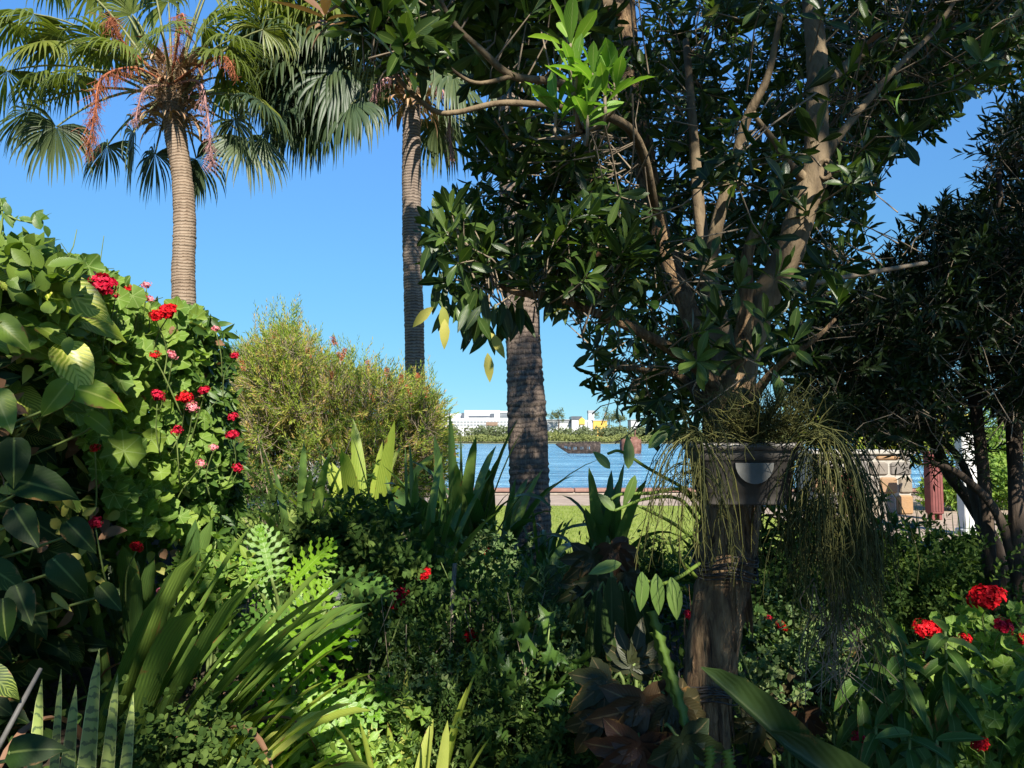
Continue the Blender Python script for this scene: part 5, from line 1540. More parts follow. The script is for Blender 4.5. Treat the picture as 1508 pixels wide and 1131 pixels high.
# ------------------------------------------------------------------ BUSHES AND BED PLANTS
def bush(name, label, cat, px, py, d, rx, n, L, W, tpls, mat, mode='leaf', flowers=(), k=6, ry=None, rz=None, group=None, down=0.0, stems=7, smat='green_stem', fl_col='red', shell=.45, nb=(0, -.55, .65), up=.4):
    """dome of leaves centred on photo pixel (px,py) at d, radius rx (m), on stems from the ground"""
    c = P(px, py, d); ry = ry or rx * .8; rz = rz or rx * .8
    z0 = float(ground_z(np.array(c[0]), np.array(d)))
    root = thing(name, label, cat, (c[0], d, z0), group)
    v = rnd_dirs(n) * (rng.uniform(size=n) ** shell)[:, None]
    p = c + v * [rx, ry, rz]
    p = p + (fnoise(p, rx)[:, None] * v * rx * .28)
    p[:, 2] = np.maximum(p[:, 2], z0 + .03)
    mb = MB()
    if mode == 'leaf':
        for j, t in enumerate(tpls):
            s = slice(j, None, len(tpls)); m = len(p[s])
            sz = U(.65, 1.15, m)
            mb.inst(t, p[s], unit(v[s] * .6 + rng.normal(size=(m, 3)) * .5 + [0, -.1, up - down]), unit(np.array([nb]) + rng.normal(size=(m, 3)) * .35), L * sz, W * sz)
    elif mode == 'ros':
        rosettes(mb, p, unit(v * .7 + rnd_dirs(n) * .4 + [0, -.1, up]), k, L, W, tpls, (.4, 1.4), droop=down)
    else:
        sprig(mb, p, unit(v * .7 + rnd_dirs(n) * .5 + [0, 0, up]), L * 3, k, L, W, tpls)
    mb.build('foliage', mat, root)
    mb = MB()
    for j in range(stems):
        e = p[rng.integers(0, n)]
        mb.tube([(c[0] + rng.normal() * rx * .2, d + rng.normal() * rx * .2, z0), (c[0] * .5 + e[0] * .5 + rng.normal() * .03, d, z0 + (e[2] - z0) * .55), e], [.008, .006, .0025], 5, 4)
    for f in flowers:
        fx, fy, fd, fw = f[:4]; col = f[4] if len(f) > 4 else fl_col
        q = P(fx, fy, fd); sz = fw * fd / FPX
        put_flower(root, q, sz, col, f[5] if len(f) > 5 else None)
        b = c + (q - c) * .45; b[2] = min(b[2], q[2] - .12)
        mb.tube([b, (b + q) / 2 + rng.normal(size=3) * .012, q - [0, 0, sz * .3]], [.003, .0026, .002], 5, 4)
    mb.build('stem', M[smat], root)
    return root


GG = 'red geraniums in the bed'
bush('geranium', 'red geranium with a bright head and two darker heads below the middle lilies', 'plant', 610, 900, 4.0, .3, 330, .06, .06, T_GER, M['geranium_shaded'], flowers=[(625, 845, 3.9, 21, 'red', 0), (605, 859, 4.0, 20, 'crimson', 1), (583, 882, 3.8, 30, 'crimson', 0), (590, 876, 3.85, 24, 'crimson', 1)], group=GG)
bush('geranium', 'leggy geranium right of the wooden stake with one dull red head', 'plant', 715, 930, 3.5, .24, 170, .05, .05, T_GER, M['geranium_shaded'], flowers=[(695, 941, 3.3, 28, 'red', 1), (688, 938, 3.35, 16, 'red', 2)], group=GG)
bush('geranium', 'sparse geranium with two small red heads left of the bronze leaves', 'plant', 765, 890, 4.2, .26, 200, .05, .05, T_GER, M['geranium_shaded'], flowers=[(750, 853, 4.1, 15, 'red', 2), (775, 906, 4.0, 15, 'red', 1), (714, 812, 5.0, 15, 'red', 2)], group=GG)
bush('geranium', 'geranium with small red heads right of the peeling trunk under the planter', 'plant', 1160, 960, 3.3, .3, 260, .05, .05, T_GER, M['geranium_shaded'], flowers=[(1150, 923, 3.1, 18, 'red', 1), (1133, 911, 3.15, 13, 'crimson', 2), (1202, 960, 3.0, 14, 'red', 2), (1217, 990, 3.0, 20, 'red', 1), (1240, 1040, 2.7, 15, 'pink', 2)], group=GG)
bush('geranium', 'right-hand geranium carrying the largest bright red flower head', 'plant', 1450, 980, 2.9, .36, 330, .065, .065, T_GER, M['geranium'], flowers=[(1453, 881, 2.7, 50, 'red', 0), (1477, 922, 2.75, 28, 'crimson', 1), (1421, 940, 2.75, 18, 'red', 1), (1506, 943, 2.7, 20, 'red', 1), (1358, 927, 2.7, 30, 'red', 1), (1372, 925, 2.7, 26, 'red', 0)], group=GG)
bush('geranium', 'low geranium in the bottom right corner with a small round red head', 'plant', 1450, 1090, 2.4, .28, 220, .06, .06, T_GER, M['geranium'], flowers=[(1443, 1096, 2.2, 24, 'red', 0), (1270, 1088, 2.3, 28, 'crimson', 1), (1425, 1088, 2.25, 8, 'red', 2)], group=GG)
bush('pale_flowered_shrub', 'small shrub with pale pink and white flower heads beside the bright philodendron', 'plant', 505, 930, 3.1, .22, 240, .05, .03, T_OVA, M['herb'], flowers=[(497, 900, 2.95, 18, 'white'), (510, 908, 2.95, 16, 'white'), (485, 870, 3.1, 14, 'white'), (515, 922, 2.95, 14, 'white'), (520, 948, 2.9, 16, 'white'), (498, 878, 3.05, 12, 'white')])

GH = 'leafy fillers in the bed'
bush('bed_shrub', 'dark big-lobed leafy plant between the left lily and the upright lily', 'plant', 550, 800, 4.8, .42, 230, .13, .13, T_MAPLE, M['herb'], group=GH)
bush('bed_shrub', 'dark grey-green leafy plant under the upright lily', 'plant', 545, 870, 4.0, .36, 420, .07, .05, T_OVA, M['herb'], group=GH)
bush('bed_shrub', 'fine twiggy shaded plant in the centre of the bed left of the wooden stake', 'plant', 600, 980, 3.2, .4, 480, .03, .014, T_LAN, M['herb'], mode='sprig', k=7, group=GH, smat='twig', stems=22)
bush('bed_shrub', 'small-leaved pale flowering plant at the foot of the dark palm', 'plant', 715, 835, 4.8, .34, 420, .04, .02, T_OVA, M['herb_light'], mode='ros', k=5, group=GH)
bush('bed_shrub', 'low fine-leaved plant right of the wooden stake', 'plant', 740, 1000, 3.1, .36, 400, .035, .016, T_LAN, M['herb'], mode='sprig', k=7, group=GH, smat='twig', stems=16)
bush('bed_shrub', 'broad lobed green plant in front of the bronze leaves at the bottom middle', 'plant', 790, 1040, 2.7, .26, 120, .11, .11, T_MAPLE, M['vine'], group=GH)
bush('bed_shrub', 'feathery lily-like shoot plant left of the hanging bronze leaves', 'plant', 815, 915, 3.4, .22, 70, .055, .012, T_LAN, M['herb_light'], mode='sprig', k=14, group=GH, up=1.2)
bush('bed_shrub', 'small-leaved green bush right of the trunk below the trailing cactus', 'plant', 1200, 900, 3.4, .4, 900, .03, .018, T_OVA, M['herb'], mode='ros', k=5, group=GH)
bush('bed_shrub', 'bright speckled small-leaved bush on the ground right of the wire-tied trunk', 'plant', 1180, 990, 2.8, .28, 620, .024, .015, T_OVA, M['herb_light'], mode='ros', k=5, group=GH)
bush('bed_shrub', 'dense glossy shrub in front of the stone wall', 'plant', 1300, 830, 4.6, .42, 420, .075, .035, T_OVA, M['vine'], mode='ros', k=6, group=GH)
bush('bed_shrub', 'fine-leaved shaded shrub behind the large red geranium', 'plant', 1360, 890, 3.6, .5, 1100, .03, .014, T_LAN, M['herb'], mode='sprig', k=8, group=GH)
bush('bed_shrub', 'glossy dark palm-like seedling right of the planter trunk', 'plant', 1150, 830, 4.2, .4, 110, .2, .03, T_LONG, M['herb'], mode='ros', k=7, group=GH)
bush('bed_shrub', 'round-leaved creeping plant at the bottom edge below the leaning bromeliad', 'plant', 265, 1110, 1.9, .2, 420, .022, .018, T_OVA, M['herb'], mode='ros', k=4, group=GH)
bush('bed_shrub', 'bushy bright green plant under the climbing geranium catching the sun', 'plant', 315, 855, 2.9, .17, 120, .055, .03, T_OVA, M['geranium'], mode='ros', k=5, group=GH)
bush('bed_shrub', 'dim leafy bush at the far right edge behind the dark stems', 'plant', 1480, 860, 4.4, .45, 260, .09, .035, T_LAN, M['herb'], mode='ros', k=6, group=GH)
bush('bed_shrub', 'low sunlit leafy plant under the pale green bromeliad at the bottom', 'plant', 530, 1100, 2.5, .2, 300, .035, .024, T_OVA, M['geranium'], mode='ros', k=5, group=GH)
bush('bed_shrub', 'dark shaded leafy mass right of the pale green bromeliad', 'plant', 720, 1090, 2.7, .34, 330, .03, .012, T_LAN, M['herb'], mode='ros', k=6, group=GH)
bush('bed_shrub', 'dark ferny plant in the shade below the bronze leaves left of the trunk', 'plant', 900, 1090, 2.6, .3, 600, .03, .014, T_LAN, M['herb'], mode='sprig', k=8, group=GH)
bush('bed_shrub', 'dim shrub between the bright philodendron and the centre of the bed', 'plant', 490, 810, 3.9, .4, 420, .06, .03, T_OVA, M['herb'], mode='ros', k=5, group=GH)
bush('bed_shrub', 'shaded bush on the lawn edge behind the orchid canes', 'plant', 930, 850, 5.2, .42, 420, .06, .025, T_LAN, M['herb'], mode='ros', k=6, group=GH)

bush('bed_shrub', 'dim twiggy undergrowth below the bottlebrush behind the left lily', 'plant', 430, 745, 7.0, 1.0, 900, .06, .02, T_LAN, M['herb'], mode='ros', k=6, group=GH, smat='twig', stems=26, rz=.45)
bush('bed_shrub', 'dim fine-leaved plant at the foot of the pale stalks in the centre', 'plant', 650, 1070, 2.6, .3, 260, .028, .009, T_LAN, M['herb'], mode='sprig', k=8, group=GH)
bush('bed_shrub', 'small creeping herb with pale tips in the centre front', 'plant', 620, 1010, 2.7, .26, 230, .02, .012, T_OVA, M['herb_light'], mode='ros', k=5, group=GH)
bush('bed_shrub', 'loose pale-leaved herb left of the wire-tied trunk', 'plant', 860, 960, 3.0, .26, 380, .024, .014, T_OVA, M['herb_light'], mode='ros', k=5, group=GH)
bush('bed_shrub', 'round-leaved herb in the shade right of the fine twiggy plant', 'plant', 700, 870, 4.0, .3, 300, .045, .04, T_GER, M['geranium_shaded'], group=GH)
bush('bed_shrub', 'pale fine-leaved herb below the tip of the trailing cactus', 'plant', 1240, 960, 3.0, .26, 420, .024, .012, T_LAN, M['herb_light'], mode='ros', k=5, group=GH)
bush('geranium', 'shaded geranium with three small red heads beside the hanging orchid leaves', 'plant', 860, 930, 3.6, .24, 160, .05, .05, T_GER, M['geranium_shaded'], flowers=[(845, 905, 3.5, 12, 'red', 2), (820, 985, 3.4, 12, 'pink', 2), (1012, 905, 3.3, 14, 'crimson', 1)], group=GG)
bush('geranium', 'tiny-flowered geranium in the dark front of the bed', 'plant', 570, 955, 3.4, .22, 170, .045, .045, T_GER, M['geranium_shaded'], flowers=[(568, 945, 3.3, 9, 'pink', 2), (545, 905, 3.4, 9, 'red', 2)], group=GG)
# bare stalks through the middle of the bed
ds = MB()
for k in range(46):
    x = U(540, 960); d0 = U(2.7, 3.8); y0 = U(860, 990)
    q = P(x, y0, d0); b = np.array([q[0] + rng.normal() * .12, d0 + .05, float(ground_z(q[0], np.array(d0)))])
    ds.tube([b, (b + q) / 2 + rng.normal(size=3) * .03, q], [.0028, .0022, .0012], 4, 4)
tag(ds.build('bare_stalks', M['twig']), 'bare pale stalks rising through the shaded middle of the bed', 'dry stalks'); bpy.data.objects['bare_stalks']['kind'] = 'stuff'

# lance-leaved plants lower right
GL = 'lance-leaved plants in the lower right'
def lance(label, px, d, tiers, L):
    b = P(px, 1131, d)
    root = thing('lance_plant', label, 'plant', (b[0], d, 0), GL)
    st = MB(); mb = MB()
    for x, y0, y1, n in tiers:
        t0 = P(x, y0, d + U(-.1, .1)); bb = np.array([b[0] + (t0[0] - b[0]) * .6, t0[1], .0])
        st.tube([bb, (bb + t0) / 2 + [U(-.02, .02), 0, 0], t0], [.008, .007, .004], 6, 4)
        low = P(x, y1, d)[2]
        f = np.linspace(0, 1, n)
        q = t0[None] * (1 - f)[:, None] + np.array([bb[0] * .3 + t0[0] * .7, t0[1], low])[None] * f[:, None]
        az = np.arange(n) * 2.4 + U(0, 6)
        dr = np.stack([np.cos(az), np.sin(az) - .2, .5 - 1.35 * np.minimum(1, f * 2.0 + .25)], -1)
        nr = np.stack([np.cos(az) * .4, np.sin(az) * .4 - .5, np.full(n, .8)], -1)
        for k in range(3):
            mb.inst(T_LONG[k], q[k::3], dr[k::3], nr[k::3], L * U(.75, 1.1, len(q[k::3])), L * .25)
    mb.build('foliage', M['lance'], root); st.build('stem', M['green_stem'], root)

lance('lance-leaved plant with drooping leaves right of the trailing cactus tip', 1300, 2.35, [(1290, 905, 1090, 26), (1330, 960, 1110, 18), (1265, 980, 1110, 14)], .16)
lance('lance-leaved plant with drooping leaves below the red heads at the right', 1395, 2.4, [(1392, 930, 1080, 26), (1430, 985, 1110, 16)], .15)
lance('lance-leaved plant in the bottom right corner of the bed', 1485, 2.3, [(1480, 1010, 1131, 20), (1515, 980, 1100, 14)], .12)
lance('short lance-leaved shoots at the bottom edge under the large foreground leaf', 1290, 2.1, [(1290, 1070, 1150, 12), (1340, 1080, 1150, 10), (1380, 1090, 1150, 10)], .14)

# grass tuft, bottom right of the path
clump('tufted_grass', 'dense tufted grass clump at the path edge between the dark stems', 'grass', 1400, 860, 5.6, 170, .75, .016, M['grass'], (.1, .8), (.2, .9), tip=.8, spread=.5, fold=.1)
clump('tufted_grass', 'smaller tufted grass clump left of the leaning dark stem by the path', 'grass', 1330, 860, 5.2, 90, .55, .014, M['grass'], (.1, .8), (.2, .9), tip=.8, spread=.35, fold=.1)

# cordyline and bronze plants left of the trunk
clump('cordyline', 'dark broad-leaved cordyline against the lawn left of the orchid canes', 'plant', 893, 850, 4.0, 24, .6, .085, M['strap_dark'], (.15, 1.25), (.3, 1.9), tip=.6, spread=.03, z0=.85)
mb = MB(); c = P(893, 850, 4.0); mb.tube([(c[0], 4.0, .2), (c[0] + .03, 4.0, .5), (c[0], 4.0, .88)], [.025, .022, .018], 8, 4); o = mb.build('cane', M['dark_bark']); _r = [x for x in bpy.data.objects if x.name.startswith('cordyline')][0]; o.parent = _r; o.location = [-v for v in _r.location]


def broad(name, label, px, pyb, d, leaves, mat, tpl, rootz=0, cat='plant', group=None):
    b = P(px, pyb, d)
    root = thing(name, label, cat, (b[0], d, rootz), group)
    mb = MB(); st = MB()
    for i, (x, y, dd, L, W, dr, nr) in enumerate(leaves):
        q = P(x, y, dd); mb.inst(tpl[i % len(tpl)], q[None], np.array([dr], float), np.array([nr], float), L, W)
        st.tube([(b[0] + U(-.03, .03), d + U(-.03, .03), rootz), ((b[0] + q[0]) / 2, (d + q[1]) / 2, max(rootz, q[2] - .06)), q], [.007, .006, .004], 6, 5)
    mb.build('foliage', mat, root); st.build('stem', M['green_stem'], root)
    return root


broad('bronze_begonia', 'large dark palmate-leaved begonia with bronze leaves at the bottom left of the trunk', 945, 1131, 2.3, [
    (945, 1025, 2.2, .24, .24, (.05, -.1, -1), (.1, -.85, .4)), (985, 1030, 2.2, .2, .2, (.5, -.1, -.8), (.1, -.8, .5)), (900, 1000, 2.3, .16, .16, (-.7, 0, -.5), (0, -.8, .5)), (930, 985, 2.3, .15, .15, (.2, 0, .8), (0, -.8, .5)),
    (890, 1050, 2.3, .16, .16, (-.6, -.1, -.7), (0, -.8, .5)), (1000, 1085, 2.1, .2, .2, (.4, 0, -.8), (0, -.8, .5)), (940, 1090, 2.15, .22, .22, (-.2, 0, -1), (0, -.8, .5))], M['begonia'], T_PALMATE)
broad('bronze_begonia', 'reddish-brown begonia hanging below the cordyline', 890, 1000, 3.2, [
    (870, 815, 3.1, .2, .18, (-.2, -.1, -.9), (.1, -.85, .4)), (900, 805, 3.1, .2, .18, (.3, -.1, -.8), (-.1, -.85, .4)), (880, 850, 3.05, .18, .16, (.1, -.1, -1), (.1, -.85, .4)), (860, 860, 3.1, .16, .14, (-.4, -.1, -.8), (.1, -.85, .4)), (920, 845, 3.1, .15, .14, (.5, 0, -.7), (0, -.8, .5)), (895, 880, 3.0, .18, .15, (0, -.1, -1), (0, -.9, .3)), (915, 975, 2.8, .12, .11, (.5, 0, .5), (0, -.8, .5)), (885, 985, 2.8, .13, .12, (-.5, 0, -.3), (0, -.8, .5))], M['begonia'], T_PALMATE)
broad('bronze_begonia', 'dark red-brown leaves on the ground right of the trunk', 1150, 1131, 2.7, [
    (1160, 1010, 2.7, .16, .15, (.5, 0, -.6), (0, -.8, .5)), (1210, 1000, 2.8, .15, .14, (-.3, 0, -.8), (0, -.8, .5)), (1180, 1050, 2.6, .15, .15, (.2, 0, -.9), (0, -.8, .5)), (1120, 1060, 2.6, .15, .15, (-.2, 0, -.9), (0, -.8, .5)), (1250, 940, 2.9, .14, .14, (.2, 0, -.9), (0, -.8, .5)), (1220, 920, 2.9, .13, .13, (-.5, 0, -.6), (0, -.8, .5))], M['begonia'], T_PALMATE)
broad('aspidistra', 'dark plant with long hanging blades below the bronze begonia', 905, 1050, 2.9, [
    (880, 870, 2.85, .32, .075, (-.1, -.1, -1), (.1, -.95, .2)), (918, 870, 2.85, .34, .08, (.1, -.1, -1), (-.1, -.95, .2)), (855, 880, 2.9, .28, .07, (-.25, -.1, -1), (.1, -.95, .2)), (900, 850, 2.8, .36, .085, (0, -.1, -1), (.05, -.95, .2)), (940, 880, 2.9, .26, .07, (.3, -.1, -1), (-.1, -.95, .2)),
    (820, 835, 3.3, .22, .07, (-.75, -.1, -.4), (.1, -.8, .5)), (830, 845, 3.3, .2, .07, (-.6, -.1, -.7), (.1, -.8, .5))], M['olive_leaf'], T_LONG)
# big leaf reaching in at the bottom right, close to the camera
fg = thing('broad_strap_plant', 'plant with thick broad olive blades close to the camera right of the trunk', 'plant', (P(1230, 1131, 1.25)[0], 1.25, 0))
for pts, W in (([(1240, 1180), (1062, 985)], .062), ([(1380, 1260), (1160, 1078)], .07)):
    b = P(*pts[0], 1.3); e = P(*pts[1], 1.22); dv = e - b
    mb = MB(); mb.inst(T_blade([(0, .4), (.2, .47), (.45, .5), (.65, .48), (.82, .38), (.93, .22), (1, .02)], .5, .1, 5), b[None], dv[None], np.array([[.35, -.8, .55]]), np.linalg.norm(dv) * 1.05, W); mb.build('leaf', M['olive_leaf'], fg)
    mb = MB(); mb.tube([(float(fg.location[0]), 1.3, 0), (b[0], 1.32, b[2] * .6), b], [.012, .01, .006], 8, 5); mb.build('stalk', M['green_stem'], fg)

# wooden stake with a cross piece
stk = thing('garden_cross_stake', 'grey weathered wooden stake with a short cross bar in the middle of the bed', 'stake', (P(662, 965, 3.5)[0], 3.5, 0))
wood = solid_mat('grey weathered wood', [(.3, (.09, .075, .06)), (.7, (.2, .165, .13))], 18, (1, 1, .15), .9, .4)
a = P(670, 830, 3.5); b = P(661, 960, 3.5); mb = MB(); mb.tube([(b[0] - .02, 3.5, 0), b, a], [.013, .012, .011], 8, 1, rough=.05); mb.build('upright', wood, stk)
mb = MB(); mb.tube([P(668, 882, 3.475), P(690, 883, 3.475), P(712, 886, 3.475)], [.009, .008, .007], 7, 2, rough=.05); mb.build('cross_bar', wood, stk)
mb = MB()
for k in range(9):
    x = U(672, 735); mb.tube([P(x, U(885, 905), 3.45), P(x + U(-4, 4), 960, 3.45), P(x + U(-10, 10), U(985, 1040), 3.4)], [.002, .0017, .0012], 4, 4)
tag(mb.build('dry_stalks', M['twig']), 'thin dry stalks hanging by the wooden stake', 'dry stalks')


# ------------------------------------------------------------------ PLANTER ON THE TRUNK, TRAILING CACTUS, ORCHIDS
def build_planter():
    plastic = solid_mat('grey brown plastic', [(.3, (.045, .041, .037)), (.7, (.08, .073, .066))], 6, rough=.5, bump=.12, spec=.5, detail=8)
    lab = solid_mat('white sticker', [(.3, (.07, .07, .066)), (.7, (.17, .17, .16))], 9, rough=.5, bump=0)
    c = P(1104, 690, 2.12)
    w0, w1, dp0, dp1 = .118, .146, .065, .085
    z0, z1 = P(1104, 745, 2.12)[2], P(1104, 652, 2.12)[2]
    root = thing('planter_box', 'grey plastic trough planter with moulded rim fixed to the trunk', 'planter', (c[0], 2.16, z0))
    def loop(wx, wy, z, k=28):
        t = np.linspace(0, 2 * math.pi, k, endpoint=False)
        return np.stack([c[0] + np.sign(np.cos(t)) * np.abs(np.cos(t)) ** .2 * wx, 2.2 + np.sign(np.sin(t)) * np.abs(np.sin(t)) ** .2 * wy, np.full(k, z)], -1)
    def loft(rings, mb):
        k = len(rings[0]); b = np.concatenate(rings)
        Q = [(r * k + i, r * k + (i + 1) % k, (r + 1) * k + (i + 1) % k, (r + 1) * k + i) for r in range(len(rings) - 1) for i in range(k)]
        mb.add(b, Q)
    mb = MB(); h = z1 - z0
    loft([loop(.01, .01, z0), loop(w0 * .96, dp0 * .96, z0), loop(w0, dp0, z0 + .006), loop(w0 + .006, dp0 + .004, z0 + h * .2), loop(w0 + .009, dp0 + .006, z0 + h * .205), loop(w1 - .008, dp1 - .006, z0 + h * .72), loop(w1 - .002, dp1, z0 + h * .73), loop(w1, dp1 + .001, z1 - .02)], mb)
    trough = mb.build('trough', plastic, root)
    mb = MB(); loft([loop(w1 - .004, dp1 - .004, z1 - .024), loop(w1 + .01, dp1 + .01, z1 - .022), loop(w1 + .012, dp1 + .012, z1 - .004), loop(w1 + .008, dp1 + .008, z1), loop(w1 - .008, dp1 - .008, z1), loop(w1 - .012, dp1 - .012, z1 - .03)], mb); mb.build('rim', plastic, trough)
    mb = MB(); t = np.linspace(math.pi * 1.0, math.pi * 2.0, 14); yy = 2.2 - dp1 - .0025
    rim = np.stack([c[0] + .012 + np.cos(t) * .055, np.full(14, yy - .001), z0 + h * .68 + np.sin(t) * .06], -1)
    V = np.concatenate([rim, rim + [0, .02, 0], [[c[0] + .012, yy - .001, z0 + h * .68]]]); Q = [(i, i + 1, 15 + i, 14 + i) for i in range(13)]
    mb.add(V, Q, [(i + 1, i, 28) for i in range(13)]); mb.build('sticker', lab, trough, False)
    soil = solid_mat('potting mix', [(.3, (.03, .02, .015)), (.7, (.09, .06, .04))], 40, rough=.95)
    mb = MB(); k = loop(w1 - .014, dp1 - .014, z1 - .02); mb.add(np.concatenate([k, k.mean(0)[None]]), None, [(i, (i + 1) % 28, 28) for i in range(28)]); mb.build('soil', soil, root)
    mb = MB(); mb.box((c[0] - .1, 2.2 + dp1 - .004, z1 - .05), (c[0] + .04, 2.2 + dp1 + .1, z1 - .035)); mb.build('bracket', plastic, root, False)
    # wire mesh round the trough
    # trailing cactus
    r = thing('trailing_cactus', 'olive trailing cactus spilling in long strings from the planter on the trunk', 'plant', (c[0], 2.2, z1))
    mb = MB()
    def trail(px, py, d, ln, n, jit, kink=.5):
        for i in range(int(n * 1.5)):
            p = P(px + rng.normal() * jit, py + rng.normal() * 8, d + rng.normal() * .05)
            pts = [p]; dd = unit(np.array([rng.normal() * .25, -.15 + rng.normal() * .2, .1]))
            L = ln * U(.45, 1.1); st = .045; k = int(L / st)
            for j in range(k):
                dd = unit(dd * .75 + np.array([rng.normal() * kink * .3, rng.normal() * kink * .3, -.45]))
                pts.append(pts[-1] + dd * st)
            pts = np.array(pts)
            # the strings part on either side of the trough and leave most of its face bare
            over = (np.abs(pts[:, 0] - c[0] - .005) < .098) & (pts[:, 2] > z0 - .03)
            if len(pts) < 3 or (over[2:].any() and rng.uniform() < .78):
                continue
            mb.tube(pts, np.linspace(.0017, .0009, len(pts)), 4, 1, cap=False)
            m = int(len(pts) * .9)
            q = pts[rng.integers(len(pts) // 3, len(pts), m)]
            e = q + np.stack([rng.normal(size=m) * .016, rng.normal(size=m) * .016, -U(.02, .07, m)], -1)
            twigs(mb, q, e, .0011)
    trail(1206, 640, 2.05, .5, 96, 11, .24)
    trail(1214, 690, 2.08, .42, 66, 9, .24)
    trail(1204, 750, 2.1, .28, 52, 11, .24)
    trail(1198, 655, 2.04, .2, 7, 4, .24)
    trail(1214, 800, 2.06, .3, 36, 8, .24)
    trail(1024, 640, 2.08, .4, 30, 5, .22)
    trail(1024, 690, 2.1, .3, 16, 5, .22)
    trail(1240, 890, 2.05, .3, 14, 8, .3)
    mb.build('hanging_stems', M['cactus'], r)
    mb = MB()
    n = 520
    p = P(np.clip(1120 + rng.normal(size=n) * 42, 1020, 1205), 642 + rng.normal(size=n) * 12, 2.15 + rng.normal(size=n) * .05)
    dr = unit(np.stack([rng.normal(size=n) * .7, -.35 + rng.normal(size=n) * .5, U(.2, 1.1, n)], -1))
    e = p + dr * U(.04, .14, n)[:, None]
    twigs(mb, p, e, .0015)
    for _ in range(2):
        d2 = unit(dr + rng.normal(size=(n, 3)) * .6); e2 = e + d2 * U(.02, .06, n)[:, None]; twigs(mb, e, e2, .0013)
    mb.build('upright_stems', M['cactus'], r)
    mb = MB()
    for k in range(26):
        x = U(1195, 1255); q = P(x, U(850, 880), 2.08)
        mb.tube([q, q + [rng.normal() * .02, 0, -.08], q + [rng.normal() * .04, 0, -.17], q + [rng.normal() * .06, 0, -U(.2, .34)]], [.002, .0018, .0015, .001], 4, 4, cap=False)
    mb.build('dry_strings', M['twig'], r)
    # orchid canes reaching left from the trunk
    o = thing('orchid', 'orchid with bare curved canes reaching left from the trunk and hanging oval leaves', 'plant', P(1030, 760, 2.3))
    mb = MB()
    for ps in ([(1030, 770, 2.3), (1000, 735, 2.2), (950, 735, 2.15), (905, 752, 2.1)], [(1035, 760, 2.3), (1005, 722, 2.2), (960, 726, 2.15), (915, 728, 2.12), (900, 735, 2.1)], [(1035, 740, 2.3), (1000, 715, 2.2), (955, 690, 2.15), (915, 665, 2.12), (895, 668, 2.1)],
               [(1030, 780, 2.3), (1010, 790, 2.2), (985, 800, 2.15), (960, 790, 2.1)], [(1030, 830, 2.3), (1000, 850, 2.2), (970, 860, 2.15), (940, 850, 2.1)], [(1030, 800, 2.3), (990, 770, 2.2), (940, 745, 2.12)], [(1025, 850, 2.3), (995, 815, 2.2), (985, 790, 2.2)]):
        a = np.array(ps); mb.tube(P(a[:, 0], a[:, 1], a[:, 2]), np.linspace(.006, .004, len(a)), 7, 6, rough=.05)
    mb.build('cane', M['fishbone'], o)
    mb = MB()
    for x, y, dd, L, W, dr, nr in ((945, 842, 2.1, .115, .042, (0, -.1, -1), (.2, -.95, .2)), (966, 845, 2.1, .12, .04, (.05, -.1, -1), (-.1, -.95, .2)), (988, 850, 2.1, .125, .045, (.15, -.1, -1), (0, -.95, .2)), (915, 830, 2.1, .1, .04, (-.9, 0, -.2), (0, -.7, .6)), (905, 752, 2.1, .07, .03, (-.6, 0, .7), (.2, -.9, .3)),
                                (925, 690, 2.1, .1, .035, (.05, 0, 1), (.2, -.9, .3)), (898, 690, 2.1, .07, .03, (-.5, 0, .6), (.2, -.9, .3)), (935, 700, 2.1, .1, .03, (-.3, 0, -.9), (.2, -.9, .3)), (955, 660, 2.1, .1, .035, (.5, 0, .5), (.2, -.9, .3)), (1150, 560, 2.2, .09, .03, (-.1, -.1, -1), (.2, -.9, .3)), (1140, 545, 2.2, .09, .03, (.1, -.1, -1), (.2, -.9, .3))):
        mb.inst(T_OVA[1], P(x, y, dd)[None], np.array([dr], float), np.array([nr], float), L, W)
    mb.build('foliage', M['orchid_leaf'], o)
    f = thing('fishbone_cactus', 'flat notched green cactus stems hanging down the left of the trunk', 'plant', P(975, 920, 2.2))
    for ps in ([(960, 900, 2.2), (978, 960, 2.18), (1000, 1030, 2.15), (1020, 1110, 2.1), (1030, 1190, 2.1)], [(965, 930, 2.2), (985, 1000, 2.2), (995, 1060, 2.2)], [(1040, 1150, 2.0), (1046, 1120, 2.0), (1044, 1100, 2.0)], [(1075, 1160, 2.0), (1074, 1125, 2.0), (1070, 1105, 2.0)]):
        a = np.array(ps); pts, _ = smooth(P(a[:, 0], a[:, 1], a[:, 2]), np.ones(len(a)), 10); k = len(pts)
        h = .011 + .007 * (np.arange(k) % 3 == 0)
        V = np.stack([pts - np.array([1, 0, .25]) * h[:, None], pts + [0, -.004, 0], pts + np.array([1, 0, .25]) * h[::-1][:, None], pts + [0, .004, 0]], 1).reshape(-1, 3)
        Q = [(i * 4 + c_, i * 4 + (c_ + 1) % 4, i * 4 + 4 + (c_ + 1) % 4, i * 4 + 4 + c_) for i in range(k - 1) for c_ in range(4)]
        mb = MB(); mb.add(V, Q); mb.build('stem', M['fishbone'], f)


build_planter()


